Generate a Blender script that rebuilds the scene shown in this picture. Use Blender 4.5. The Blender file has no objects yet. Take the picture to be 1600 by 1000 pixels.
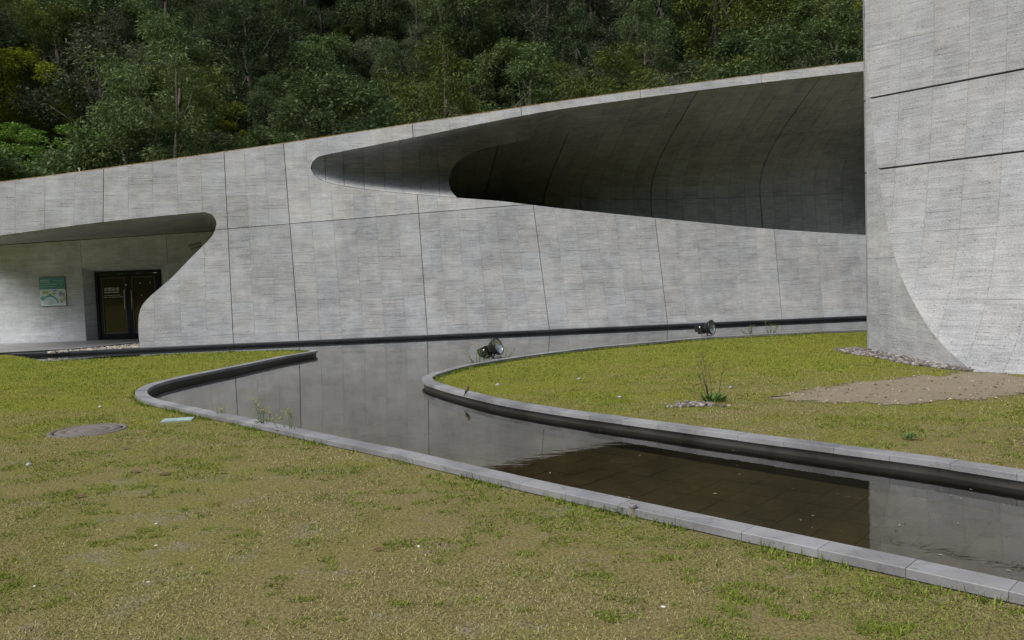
import bpy, bmesh, math, random
import numpy as np
from mathutils import Vector, Matrix
from mathutils.geometry import tessellate_polygon

R = math.radians
random.seed(7)
rng = np.random.default_rng(7)
scene = bpy.context.scene
COL = scene.collection

# ------------------------------------------------------------------ camera
F_PX = 1244.0                 # focal length in pixels of the 1600 px wide photograph
EYE = Vector((0.0, 0.0, 1.6))
PITCH, ROLL = R(2.99), R(2.06)
fw = Vector((0, math.cos(PITCH), -math.sin(PITCH)))
r0 = Vector((1, 0, 0))
u0 = r0.cross(fw)
rt = math.cos(ROLL) * r0 - math.sin(ROLL) * u0
up = math.sin(ROLL) * r0 + math.cos(ROLL) * u0
cam_data = bpy.data.cameras.new('camera')
cam = bpy.data.objects.new('camera', cam_data)
COL.objects.link(cam)
cam.matrix_world = Matrix(((rt.x, up.x, -fw.x, EYE.x), (rt.y, up.y, -fw.y, EYE.y),
                           (rt.z, up.z, -fw.z, EYE.z), (0, 0, 0, 1)))
cam_data.sensor_width = 36.0
cam_data.lens = 36.0 * F_PX / 1600.0
cam_data.clip_start = 0.05
cam_data.clip_end = 3000
scene.camera = cam

# ------------------------------------------------------------------ sky, sun, exposure
SUN_EL, SUN_AZ = R(52), R(231)      # azimuth clockwise from +Y (the direction the camera looks)
world = bpy.data.worlds.new('World')
scene.world = world
world.use_nodes = True
wn = world.node_tree
bg = wn.nodes['Background']
sky = wn.nodes.new('ShaderNodeTexSky')
sky.sky_type = 'NISHITA'
sky.sun_disc = False
sky.sun_elevation = SUN_EL
sky.sun_rotation = SUN_AZ
sky.air_density = 1.0
sky.dust_density = 2.0
sky.ozone_density = 1.0
hs = wn.nodes.new('ShaderNodeHueSaturation')
hs.inputs['Saturation'].default_value = 0.55
wn.links.new(sky.outputs[0], hs.inputs['Color'])
wn.links.new(hs.outputs[0], bg.inputs['Color'])
bg.inputs['Strength'].default_value = 0.05
sun_data = bpy.data.lights.new('sun', 'SUN')
sun_data.energy = 1.5
sun_data.angle = R(40)
sun_data.color = (1.0, 0.975, 0.94)
sun = bpy.data.objects.new('sun', sun_data)
COL.objects.link(sun)
sd = Vector((math.sin(SUN_AZ) * math.cos(SUN_EL), math.cos(SUN_AZ) * math.cos(SUN_EL), math.sin(SUN_EL)))
sun.rotation_euler = sd.to_track_quat('Z', 'Y').to_euler()
sun.location = (0, 0, 40)
vs = scene.view_settings
vs.view_transform = 'Standard'
vs.look = 'None'
vs.gamma = 1
vs.exposure = 1.50
vs.use_curve_mapping = False
scene.cycles.use_denoising = True
scene.cycles.max_bounces = 6
scene.cycles.diffuse_bounces = 3
scene.cycles.glossy_bounces = 3
scene.cycles.transparent_max_bounces = 12


# ------------------------------------------------------------------ helpers
def ray(px, py):
    return fw + rt * ((px - 800) / F_PX) + up * ((500 - py) / F_PX)


def on_z(px, py, z=0.0):
    d = ray(px, py)
    return EYE + d * ((z - EYE.z) / d.z)


def on_y(px, py, y):
    d = ray(px, py)
    return EYE + d * (y / d.y)


def link(o, parent=None):
    COL.objects.link(o)
    if parent is not None:
        o.parent = parent
        o.matrix_parent_inverse = parent.matrix_world.inverted()
    return o


def tag(o, label=None, cat=None, group=None, kind=None):
    if label: o['label'] = label
    if cat: o['category'] = cat
    if group: o['group'] = group
    if kind: o['kind'] = kind
    return o


def empty(name, loc=(0, 0, 0), rz=0.0):
    o = bpy.data.objects.new(name, None)
    o.empty_display_size = 0.2
    o.location = loc
    o.rotation_euler = (0, 0, rz)
    COL.objects.link(o)
    o.matrix_world = Matrix.Translation(Vector(loc)) @ Matrix.Rotation(rz, 4, 'Z')
    return o


def child(name, me, parent, mat=None):
    """A part whose mesh is in its parent's local coordinates."""
    o = bpy.data.objects.new(name, me)
    COL.objects.link(o)
    o.parent = parent
    if mat and not me.materials:
        me.materials.append(mat)
    return o


def mesh_obj(name, verts, faces, mat, parent=None, smooth=False, uvs=None):
    me = bpy.data.meshes.new(name)
    me.from_pydata([tuple(v) for v in verts], [], faces)
    if uvs is not None:
        lay = me.uv_layers.new(name='UVMap')
        for li, l in enumerate(me.loops):
            lay.data[li].uv = uvs[l.vertex_index]
    if mat: me.materials.append(mat)
    if smooth:
        me.polygons.foreach_set('use_smooth', [True] * len(me.polygons))
    me.update()
    o = bpy.data.objects.new(name, me)
    COL.objects.link(o)
    if parent is not None:
        o.parent = parent
    return o


class MB:
    """Collects boxes, tubes and lathes into one mesh."""
    def __init__(self):
        self.v, self.f, self.s = [], [], []

    def add(self, verts, faces, smooth=False):
        b = len(self.v)
        self.v += [tuple(x) for x in verts]
        self.f += [tuple(b + i for i in f) for f in faces]
        self.s += [smooth] * len(faces)
        return self

    def box(self, c, s, m=None, bev=0.0):
        bm = bmesh.new()
        bmesh.ops.create_cube(bm, size=1)
        for v in bm.verts:
            v.co = Vector((v.co.x * s[0], v.co.y * s[1], v.co.z * s[2]))
        if bev:
            bmesh.ops.bevel(bm, geom=bm.edges[:], offset=bev, segments=2, affect='EDGES')
        M = Matrix.Translation(Vector(c)) @ (m.to_4x4() if m else Matrix.Identity(4))
        bm.verts.index_update()
        self.add([M @ v.co for v in bm.verts], [[v.index for v in f.verts] for f in bm.faces])
        bm.free()
        return self

    def tube(self, pts, rad, n=8, cap=True, smooth=True):
        pts = [Vector(p) for p in pts]
        rads = rad if isinstance(rad, (list, tuple)) else [rad] * len(pts)
        vs_, fs = [], []
        ref = Vector((0, 0, 1))
        for i, p in enumerate(pts):
            t = (pts[min(i + 1, len(pts) - 1)] - pts[max(i - 1, 0)]).normalized()
            if abs(t.dot(ref)) > 0.95:
                ref = Vector((1, 0, 0)) if abs(t.x) < 0.9 else Vector((0, 1, 0))
            a = t.cross(ref).normalized()
            b = t.cross(a).normalized()
            for k in range(n):
                an = 2 * math.pi * k / n
                vs_.append(p + (a * math.cos(an) + b * math.sin(an)) * rads[i])
        for i in range(len(pts) - 1):
            for k in range(n):
                fs.append((i * n + k, i * n + (k + 1) % n, (i + 1) * n + (k + 1) % n, (i + 1) * n + k))
        if cap:
            fs.append(tuple(range(n))[::-1])
            fs.append(tuple(range((len(pts) - 1) * n, len(pts) * n)))
        return self.add(vs_, fs, smooth)

    def lathe(self, prof, m=None, n=20, smooth=True):
        """prof: list of (radius, height) turned about local Z, placed by matrix m."""
        m = m or Matrix.Identity(4)
        vs_, fs = [], []
        for r, h in prof:
            for k in range(n):
                a = 2 * math.pi * k / n
                vs_.append(m @ Vector((r * math.cos(a), r * math.sin(a), h)))
        for i in range(len(prof) - 1):
            for k in range(n):
                fs.append((i * n + k, i * n + (k + 1) % n, (i + 1) * n + (k + 1) % n, (i + 1) * n + k))
        return self.add(vs_, fs, smooth)

    def build(self, name, mat, parent=None):
        me = bpy.data.meshes.new(name)
        me.from_pydata(self.v, [], self.f)
        me.polygons.foreach_set('use_smooth', self.s)
        if mat: me.materials.append(mat)
        me.update()
        o = bpy.data.objects.new(name, me)
        COL.objects.link(o)
        if parent is not None:
            o.parent = parent
        return o


# numpy value noise
def vnoise(x, y, seed=0, octaves=3):
    out = np.zeros_like(x, dtype=float)
    amp, tot = 1.0, 0.0
    for o in range(octaves):
        xi, yi = np.floor(x).astype(np.int64), np.floor(y).astype(np.int64)
        fx, fy = x - xi, y - yi
        fx, fy = fx * fx * (3 - 2 * fx), fy * fy * (3 - 2 * fy)

        def h(a, b):
            n = (a * 374761393 + b * 668265263 + (seed + o * 17) * 974634777) & 0x7fffffff
            n = ((n ^ (n >> 13)) * 1274126177) & 0x7fffffff
            return ((n ^ (n >> 16)) & 0xffff) / 65535.0
        v = (h(xi, yi) * (1 - fx) + h(xi + 1, yi) * fx) * (1 - fy) + (h(xi, yi + 1) * (1 - fx) + h(xi + 1, yi + 1) * fx) * fy
        out += amp * v
        tot += amp
        amp *= 0.5
        x, y = x * 2.03 + 11.3, y * 2.03 + 5.7
    return out / tot


# ------------------------------------------------------------------ materials
class NT:
    def __init__(self, name):
        self.m = bpy.data.materials.new(name)
        self.m.use_nodes = True
        self.t = self.m.node_tree
        self.p = self.t.nodes['Principled BSDF']
        self.out = self.t.nodes['Material Output']

    def n(self, ty, **kw):
        nd = self.t.nodes.new(ty)
        for k, v in kw.items():
            if k.startswith('i_'):
                key = k[2:]
                key = int(key) if key.isdigit() else key.replace('_', ' ')
                self.set(nd.inputs[key], v)
            else:
                setattr(nd, k, v)
        return nd

    def set(self, sock, v):
        if hasattr(v, 'outputs'):
            v = v.outputs[0]
        if isinstance(v, bpy.types.NodeSocket):
            self.t.links.new(v, sock)
        else:
            sock.default_value = v

    def math(self, op, a, b=0.0, c=None, clamp=False):
        nd = self.n('ShaderNodeMath', operation=op, use_clamp=clamp)
        self.set(nd.inputs[0], a)
        self.set(nd.inputs[1], b)
        if c is not None: self.set(nd.inputs[2], c)
        return nd.outputs[0]

    def remap(self, v, a, b, c=0.0, d=1.0, smooth=True):
        nd = self.n('ShaderNodeMapRange', interpolation_type='SMOOTHSTEP' if smooth else 'LINEAR')
        self.set(nd.inputs[0], v)
        for i, q in enumerate((a, b, c, d)):
            self.set(nd.inputs[i + 1], q)
        return nd.outputs[0]

    def mix(self, f, a, b, mode='MIX'):
        nd = self.n('ShaderNodeMix', data_type='RGBA', blend_type=mode)
        self.set(nd.inputs[0], f)
        self.set(nd.inputs[6], a)
        self.set(nd.inputs[7], b)
        return nd.outputs[2]

    def noise(self, vec, scale, detail=3.0, rough=0.55, dim='3D', out=0):
        nd = self.n('ShaderNodeTexNoise', noise_dimensions=dim)
        if vec is not None: self.set(nd.inputs['Vector'], vec)
        nd.inputs['Scale'].default_value = scale
        nd.inputs['Detail'].default_value = detail
        nd.inputs['Roughness'].default_value = rough
        return nd.outputs[out]

    def scaled(self, vec, s):
        nd = self.n('ShaderNodeVectorMath', operation='MULTIPLY')
        self.set(nd.inputs[0], vec)
        nd.inputs[1].default_value = s
        return nd.outputs[0]

    def bump(self, h, strength=0.3, dist=0.01):
        nd = self.n('ShaderNodeBump')
        nd.inputs['Strength'].default_value = strength
        nd.inputs['Distance'].default_value = dist
        self.set(nd.inputs['Height'], h)
        self.t.links.new(nd.outputs[0], self.p.inputs['Normal'])


def rgb(r, g, b):
    return (r, g, b, 1.0)


def plain(name, col, rough=0.5, metal=0.0, var=0.0, scale=30.0, spec=0.5):
    k = NT(name)
    if var:
        nz = k.noise(k.n('ShaderNodeTexCoord').outputs['Object'], scale)
        c = k.mix(k.remap(nz, 0.3, 0.7), rgb(*[x * (1 - var) for x in col]), rgb(*[min(1, x * (1 + var)) for x in col]))
        k.set(k.p.inputs['Base Color'], c)
        k.set(k.p.inputs['Roughness'], k.remap(nz, 0.2, 0.8, max(0.03, rough - 0.1), min(1, rough + 0.1)))
    else:
        k.p.inputs['Base Color'].default_value = rgb(*col)
        k.p.inputs['Roughness'].default_value = rough
    k.p.inputs['Metallic'].default_value = metal
    k.p.inputs['Specular IOR Level'].default_value = spec
    return k.m


def concrete(name, base, warm=0.0, board=0.1, line_amt=0.35, random_amt=0.16, specks=0.5):
    """Board-marked concrete; UV is in metres (u along the boards, v across them)."""
    k = NT(name)
    uv = k.n('ShaderNodeUVMap').outputs[0]
    rnd = k.n('ShaderNodeObjectInfo').outputs['Random']
    off = k.n('ShaderNodeCombineXYZ')
    k.set(off.inputs[0], k.math('MULTIPLY', rnd, 37.0))
    k.set(off.inputs[1], 0.0)
    k.set(off.inputs[2], k.math('MULTIPLY', rnd, 91.0))
    addv = k.n('ShaderNodeVectorMath', operation='ADD')
    k.set(addv.inputs[0], uv)
    k.set(addv.inputs[1], off.outputs[0])
    pv = addv.outputs[0]                                    # per-panel shifted
    big = k.noise(uv, 0.45, 4, 0.6)                          # continuous across panels
    mid = k.noise(uv, 2.2, 5, 0.65)
    fine = k.noise(uv, 38.0, 3, 0.7)
    streak = k.noise(k.scaled(pv, (1.3, 17.0, 1.0)), 1.0, 4, 0.65)
    streak2 = k.noise(k.scaled(pv, (2.5, 60.0, 1.0)), 1.0, 2, 0.6)
    drip = k.noise(k.scaled(uv, (7.0, 0.45, 1.0)), 1.0, 4, 0.6)
    # board joints: thin dark lines, broken up along their length
    sep = k.n('ShaderNodeSeparateXYZ')
    k.set(sep.inputs[0], pv)
    fr = k.math('FRACT', k.math('DIVIDE', sep.outputs[1], board))
    edge = k.math('ABSOLUTE', k.math('SUBTRACT', fr, 0.5))
    line = k.remap(edge, 0.40, 0.5)
    brk = k.noise(k.scaled(pv, (1.6, 1.0 / board * 0.6, 1.0)), 1.0, 3, 0.6)
    line = k.math('MULTIPLY', line, k.remap(brk, 0.46, 0.66))
    # tone of single boards
    bid = k.math('FLOOR', k.math('DIVIDE', sep.outputs[1], board))
    wn_ = k.n('ShaderNodeTexWhiteNoise', noise_dimensions='2D')
    cb = k.n('ShaderNodeCombineXYZ')
    k.set(cb.inputs[0], bid)
    k.set(cb.inputs[1], rnd)
    k.set(wn_.inputs['Vector'], cb.outputs[0])
    hair = k.math('MULTIPLY', k.remap(k.noise(k.scaled(pv, (2.2, 45.0, 1.0)), 1.0, 2, 0.5), 0.60, 0.70), k.remap(mid, 0.42, 0.6))
    v = k.remap(big, 0.3, 0.7, -0.13, 0.13)
    v = k.math('ADD', v, k.remap(mid, 0.25, 0.75, -0.15, 0.15))
    v = k.math('ADD', v, k.remap(streak, 0.25, 0.75, -0.08, 0.08))
    v = k.math('ADD', v, k.remap(streak2, 0.25, 0.75, -0.13, 0.13))
    v = k.math('ADD', v, k.remap(drip, 0.3, 0.7, -0.03, 0.03))
    v = k.math('ADD', v, k.remap(fine, 0.2, 0.8, -0.26, 0.26))
    v = k.math('ADD', v, k.math('MULTIPLY', k.math('SUBTRACT', rnd, 0.5), random_amt))
    v = k.math('ADD', v, k.math('MULTIPLY', k.math('SUBTRACT', wn_.outputs[0], 0.5), 0.10))
    v = k.math('SUBTRACT', v, k.math('MULTIPLY', line, line_amt))
    v = k.math('SUBTRACT', v, k.math('MULTIPLY', hair, 0.24))
    # air holes (dark) and lime spots (light)
    vo = k.n('ShaderNodeTexVoronoi', feature='F1', voronoi_dimensions='2D')
    k.set(vo.inputs['Vector'], uv)
    vo.inputs['Scale'].default_value = 7.0
    dots = k.remap(vo.outputs['Distance'], 0.05, 0.11, 1.0, 0.0)
    sepc = k.n('ShaderNodeSeparateColor')
    k.set(sepc.inputs[0], vo.outputs['Color'])
    holes = k.math('MULTIPLY', dots, k.math('GREATER_THAN', sepc.outputs[0], 0.72))
    spots = k.math('MULTIPLY', dots, k.math('LESS_THAN', sepc.outputs[0], 0.25))
    patch = k.noise(uv, 1.1, 5, 0.7)
    lime = k.math('MULTIPLY', k.remap(k.noise(k.scaled(uv, (5, 9, 1)), 1.0, 5, 0.75), 0.58, 0.63), k.remap(patch, 0.50, 0.62))
    v = k.math('SUBTRACT', v, k.math('MULTIPLY', holes, 0.35))
    v = k.math('ADD', v, k.math('MULTIPLY', spots, 0.25 * specks))
    v = k.math('ADD', v, k.math('MULTIPLY', lime, 0.50 * specks))
    val = k.math('MULTIPLY', k.math('ADD', v, 1.0), base)
    cw = k.remap(k.noise(pv, 0.7, 2), 0.35, 0.65)
    tint = k.mix(cw, rgb(0.965, 0.99, 1.02), rgb(1.0 + warm, 0.995 + warm * 0.5, 0.98 - warm))
    cc = k.n('ShaderNodeCombineColor')
    for i in range(3): k.set(cc.inputs[i], val)
    col = k.mix(1.0, cc.outputs[0], tint, 'MULTIPLY')
    k.set(k.p.inputs['Base Color'], col)
    k.set(k.p.inputs['Roughness'], k.remap(mid, 0.2, 0.8, 0.62, 0.85))
    k.p.inputs['Specular IOR Level'].default_value = 0.3
    h = k.math('SUBTRACT', k.math('ADD', k.math('MULTIPLY', streak, 0.6), k.math('MULTIPLY', fine, 0.25)),
               k.math('ADD', k.math('MULTIPLY', line, 0.7), holes))
    k.bump(h, 0.35, 0.010)
    return k.m


M_FACADE = concrete('facade_concrete', 0.36, line_amt=0.55, random_amt=0.11)
M_UPPER = concrete('upper_pour_concrete', 0.41, warm=0.015, line_amt=0.35, random_amt=0.08)
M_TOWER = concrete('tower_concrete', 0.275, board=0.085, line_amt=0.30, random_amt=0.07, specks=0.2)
M_FLANK_LIFTED = concrete('flank_concrete_shade_lifted', 0.335, board=0.1, line_amt=0.2, random_amt=0.07, specks=0.2)  # base raised above the tower face's to offset the flank's shade
M_BACK = plain('joint_backing', (0.10, 0.10, 0.10), 0.9)
M_DOORWALL = concrete('recess_concrete', 0.56, warm=-0.06, board=0.12, line_amt=0.12, random_amt=0.04, specks=0.1)


def stone_mat(name, base, var=0.12, rough=0.55, gloss=False):
    k = NT(name)
    co = k.n('ShaderNodeTexCoord').outputs['Object']
    g = k.n('ShaderNodeNewGeometry').outputs['Position']
    rnd = k.n('ShaderNodeObjectInfo').outputs['Random']
    a = k.noise(g, 120.0, 2, 0.7)
    b = k.noise(g, 1.7, 5, 0.65)
    v = k.math('ADD', k.remap(a, 0.25, 0.75, -0.14, 0.14), k.remap(b, 0.3, 0.7, -0.24, 0.20))
    v = k.math('ADD', v, k.math('MULTIPLY', k.math('SUBTRACT', rnd, 0.5), var))
    v = k.math('SUBTRACT', v, k.math('MULTIPLY', k.remap(k.noise(g, 9.0, 4, 0.7), 0.56, 0.68), 0.25))
    v = k.math('ADD', v, 1.0)
    cc = k.n('ShaderNodeCombineColor')
    for i in range(3): k.set(cc.inputs[i], k.math('MULTIPLY', v, base[i]))
    k.set(k.p.inputs['Base Color'], cc.outputs[0])
    k.set(k.p.inputs['Roughness'], k.remap(b, 0.2, 0.8, rough - 0.12, rough + 0.12))
    k.bump(a, 0.15, 0.003)
    return k.m


M_COPING = stone_mat('grey_granite', (0.19, 0.19, 0.198), 0.24)
M_RIM = stone_mat('dark_wet_granite', (0.022, 0.025, 0.031), 0.1, 0.5)
M_PONDWALL = stone_mat('wet_pond_wall', (0.035, 0.032, 0.028), 0.1, 0.45)
M_TILE = stone_mat('pond_tile', (0.21, 0.178, 0.115), 0.08, 0.6)
M_BED = stone_mat('pond_bed_silt', (0.14, 0.118, 0.075), 0.1, 0.8)
M_PAVE = stone_mat('pavement_concrete', (0.20, 0.20, 0.20), 0.05, 0.7)


def water_mat():
    k = NT('pond_water')
    k.t.nodes.remove(k.p)
    pos = k.n('ShaderNodeNewGeometry').outputs['Position']
    n1 = k.noise(k.scaled(pos, (2.0, 5.0, 1)), 1.0, 3, 0.6)
    n2 = k.noise(k.scaled(pos, (9.0, 22.0, 1)), 1.0, 2, 0.5)
    h = k.math('ADD', k.math('MULTIPLY', n1, 1.0), k.math('MULTIPLY', n2, 0.18))
    bp = k.n('ShaderNodeBump')
    bp.inputs['Strength'].default_value = 1.0
    bp.inputs['Distance'].default_value = 0.0008
    k.set(bp.inputs['Height'], h)
    fr = k.n('ShaderNodeFresnel')
    fr.inputs['IOR'].default_value = 1.8
    k.set(fr.inputs['Normal'], bp.outputs[0])
    gl = k.n('ShaderNodeBsdfGlossy')
    gl.inputs['Roughness'].default_value = 0.015
    gl.inputs['Color'].default_value = rgb(1, 1, 1)
    k.set(gl.inputs['Normal'], bp.outputs[0])
    tr = k.n('ShaderNodeBsdfTransparent')
    tr.inputs['Color'].default_value = rgb(0.62, 0.60, 0.50)
    mx = k.n('ShaderNodeMixShader')
    k.set(mx.inputs[0], fr.outputs[0])
    k.set(mx.inputs[1], tr.outputs[0])
    k.set(mx.inputs[2], gl.outputs[0])
    k.set(k.out.inputs['Surface'], mx.outputs[0])
    return k.m


M_WATER = water_mat()


def ground_mat():
    k = NT('lawn_soil')
    pos = k.n('ShaderNodeNewGeometry').outputs['Position']
    a = k.noise(pos, 0.55, 5, 0.62)
    b = k.noise(pos, 2.6, 5, 0.7)
    c = k.noise(pos, 45.0, 4, 0.75)
    d = k.noise(pos, 160.0, 2, 0.6)
    soil = k.mix(k.remap(c, 0.3, 0.7), rgb(0.13, 0.108, 0.082), rgb(0.29, 0.25, 0.205))
    thatch = k.mix(k.remap(c, 0.3, 0.7), rgb(0.11, 0.092, 0.038), rgb(0.27, 0.225, 0.105))
    green = k.mix(k.remap(c, 0.3, 0.7), rgb(0.095, 0.108, 0.016), rgb(0.235, 0.250, 0.034))
    f_soil = k.remap(k.math('ADD', k.math('MULTIPLY', b, 0.6), k.math('MULTIPLY', a, 0.4)), 0.53, 0.62)
    col = k.mix(f_soil, thatch, soil)
    sep = k.n('ShaderNodeSeparateXYZ')
    k.set(sep.inputs[0], pos)
    far = k.remap(k.math('ADD', sep.outputs[1], k.math('MULTIPLY', k.math('SUBTRACT', b, 0.5), 8.0)), 6.0, 16.0)
    gm = k.math('ADD', k.math('MULTIPLY', k.remap(a, 0.45, 0.62), k.remap(sep.outputs[1], 5.0, 12.0, 0.45, 0.8)), k.math('MULTIPLY', far, 0.9), clamp=True)
    col = k.mix(k.math('MULTIPLY', gm, 0.9), col, green)
    col = k.mix(k.remap(d, 0.35, 0.7, 0.0, 0.6), col, rgb(0.05, 0.042, 0.022))
    k.set(k.p.inputs['Base Color'], col)
    k.p.inputs['Roughness'].default_value = 0.95
    k.p.inputs['Specular IOR Level'].default_value = 0.0
    k.bump(k.math('ADD', c, k.math('MULTIPLY', b, 2.0)), 0.7, 0.02)
    return k.m


M_GROUND = ground_mat()


def attr_mat(name, attr='tint', rough=0.8, trans=0.3, spec=0.05):
    k = NT(name)
    at = k.n('ShaderNodeAttribute', attribute_name=attr).outputs['Color']
    k.set(k.p.inputs['Base Color'], at)
    k.p.inputs['Roughness'].default_value = rough
    k.p.inputs['Specular IOR Level'].default_value = spec
    if trans:
        tl = k.n('ShaderNodeBsdfTranslucent')
        k.set(tl.inputs['Color'], at)
        mx = k.n('ShaderNodeMixShader')
        mx.inputs[0].default_value = trans
        k.set(mx.inputs[1], k.p.outputs[0])
        k.set(mx.inputs[2], tl.outputs[0])
        k.set(k.out.inputs['Surface'], mx.outputs[0])
    return k.m


M_BLADE = attr_mat('grass_blades')
M_PEBBLE = attr_mat('pebbles', rough=0.8, trans=0)


def leaf_mat(name, dark, light, trans=0.25):
    k = NT(name)
    rnd = k.n('ShaderNodeObjectInfo').outputs['Random']
    pos = k.n('ShaderNodeNewGeometry').outputs['Position']
    a = k.noise(pos, 0.9, 2, 0.6)
    b = k.noise(pos, 6.0, 1, 0.6)
    f = k.math('ADD', k.math('MULTIPLY', k.remap(a, 0.3, 0.7), 0.45), k.math('MULTIPLY', k.remap(b, 0.3, 0.7), 0.35))
    f = k.math('ADD', f, k.math('MULTIPLY', k.math('SUBTRACT', rnd, 0.5), 0.9), clamp=True)
    col = k.mix(f, rgb(*dark), rgb(*light))
    k.set(k.p.inputs['Base Color'], col)
    k.p.inputs['Roughness'].default_value = 0.6
    k.p.inputs['Specular IOR Level'].default_value = 0.15
    tl = k.n('ShaderNodeBsdfTranslucent')
    k.set(tl.inputs['Color'], col)
    mx = k.n('ShaderNodeMixShader')
    mx.inputs[0].default_value = trans
    k.set(mx.inputs[1], k.p.outputs[0])
    k.set(mx.inputs[2], tl.outputs[0])
    k.set(k.out.inputs['Surface'], mx.outputs[0])
    return k.m


M_LEAF_DARK = leaf_mat('dark_leaves', (0.042, 0.066, 0.028), (0.125, 0.178, 0.064))
M_LEAF_GREY = leaf_mat('grey_green_leaves', (0.056, 0.072, 0.040), (0.155, 0.180, 0.098))
M_LEAF_OLIVE = leaf_mat('olive_leaves', (0.060, 0.080, 0.018), (0.16, 0.19, 0.036))
M_LEAF_YELLOW = leaf_mat('yellow_green_leaves', (0.19, 0.22, 0.018), (0.52, 0.50, 0.03))
M_LEAF_FRESH = leaf_mat('fresh_green_leaves', (0.06, 0.13, 0.025), (0.17, 0.29, 0.05))
M_BARK = plain('bark', (0.085, 0.07, 0.055), 0.9, var=0.35, scale=6)
M_BARK_PALE = plain('pale_bark', (0.21, 0.195, 0.17), 0.85, var=0.25, scale=6)
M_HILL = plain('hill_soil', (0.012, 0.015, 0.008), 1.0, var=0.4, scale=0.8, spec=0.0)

# ------------------------------------------------------------------ building frames
WO = Vector((-10.35, 22.4, 0.0))
WU = Vector((1, 0.129, 0)).normalized()
LEAN = 0.12
_nb = Vector((-WU.y, WU.x, 0))                # horizontal direction into the building
WV = (Vector((0, 0, 1)) + _nb * LEAN).normalized()
WN = WU.cross(WV).normalized()                # into the building if right-handed
if WN.dot(_nb) < 0: WN = -WN


def wall_uv(px, py):
    d = ray(px, py)
    t = (WO - EYE).dot(WN) / d.dot(WN)
    p = EYE + d * t - WO
    return (p.dot(WU), p.dot(WV))


def wall_pt(u, w, n=0.0):
    return WO + WU * u + WV * w + WN * n


def smooth_path(pts, closed=False, per=6):
    out = []
    n = len(pts)
    for i in range(n - 1):
        p0, p1, p2, p3 = pts[max(i - 1, 0)], pts[i], pts[i + 1], pts[min(i + 2, n - 1)]
        for k in range(per):
            t = k / per
            out.append(tuple(0.5 * ((2 * b) + (c - a) * t + (2 * a - 5 * b + 4 * c - d) * t * t + (3 * b - a - 3 * c + d) * t ** 3)
                             for a, b, c, d in zip(p0, p1, p2, p3)))
    out.append(tuple(pts[-1]))
    return out


TOP_PX = [(-70, 294), (0, 285), (160, 264), (445, 224), (654, 192), (784, 172.5), (900, 155), (1150, 121.5), (1360, 95), (1500, 77)]
UP_PX = [(485.5, 262), (488, 254), (494, 247.5), (504, 243), (540, 235.5), (655, 213), (784, 187), (900, 167), (1150, 134), (1360, 110), (1500, 94)]
LOW_PX = [(485.5, 262), (488, 269), (495, 277), (507, 283.5), (540, 291.5), (600, 299), (640, 303), (716, 309), (780, 314), (830, 320), (900, 328), (1080, 346), (1210, 358), (1365, 368), (1500, 377)]
EDGE_PX = [(219, 546), (216.5, 522), (216, 504), (218, 488), (223.6, 475), (235, 462.5), (253, 447), (271, 431), (298, 403), (322, 379), (333, 366), (338, 350), (336, 342), (331, 335.5), (322, 332.5), (306, 332.5), (162, 346.7), (0, 368), (-70, 377)]
top_uv = smooth_path([wall_uv(*p) for p in TOP_PX], per=3)
up_uv = smooth_path([wall_uv(*p) for p in UP_PX], per=5)
low_uv = smooth_path([wall_uv(*p) for p in LOW_PX], per=5)
edge_uv = smooth_path([wall_uv(*p) for p in EDGE_PX], per=4)
u_right = wall_uv(1500, 400)[0]


def clampu(l):
    l = [p for p in l if p[0] < u_right]
    return l


def interp(l, u):
    l = sorted(l)
    us = [p[0] for p in l]
    return float(np.interp(u, us, [p[1] for p in l]))


top_uv = clampu(top_uv) + [(u_right, interp(top_uv, u_right))]
up_c = clampu(up_uv) + [(u_right, interp(up_uv, u_right))]
low_c = clampu(low_uv) + [(u_right, interp(low_uv, u_right))]
base_l = (edge_uv[0][0], -0.25)
outline = top_uv + up_c[::-1] + low_c[1:] + [(u_right, -0.25), base_l] + edge_uv[0:]
# remove near duplicates
clean = []
for p in outline:
    if not clean or (Vector(p) - Vector(clean[-1])).length > 0.02:
        clean.append(p)
if (Vector(clean[0]) - Vector(clean[-1])).length < 0.02: clean.pop()
outline = clean

JOINTS = [((162, 265), (161, 346)), ((350, 238), (365, 540)), ((443, 225), (467, 530)), ((645, 205), (668, 525)), ((823, 240), (858, 512)),
          ((1014, 260), (1043, 505)), ((1203, 280), (1222, 500))]
MAJ = [(Vector(wall_uv(*a)), Vector(wall_uv(*b))) for a, b in JOINTS]
u_left = wall_uv(-70, 330)[0]
left_line = (Vector((u_left, 6)), Vector((u_left, 3)))
right_line = (Vector((u_right, 6)), Vector((u_right, 0)))
NSUB = [5, 5, 3, 6, 6, 6, 6, 9]
HMAJ = (Vector(wall_uv(338, 359)), Vector(wall_uv(830, 319)))


def bisect(bm, faces, a, b):
    d = (b - a).normalized()
    n = Vector((-d.y, d.x, 0))
    geom = list({v for f in faces for v in f.verts}) + list({e for f in faces for e in f.edges}) + list(faces)
    r = bmesh.ops.bisect_plane(bm, geom=geom, dist=1e-5, plane_co=Vector((a.x, a.y, 0)), plane_no=n)
    return [g for g in r['geom'] if isinstance(g, bmesh.types.BMFace)]


def side(a, b, p):
    return (b.x - a.x) * (p.y - a.y) - (b.y - a.y) * (p.x - a.x)


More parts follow.
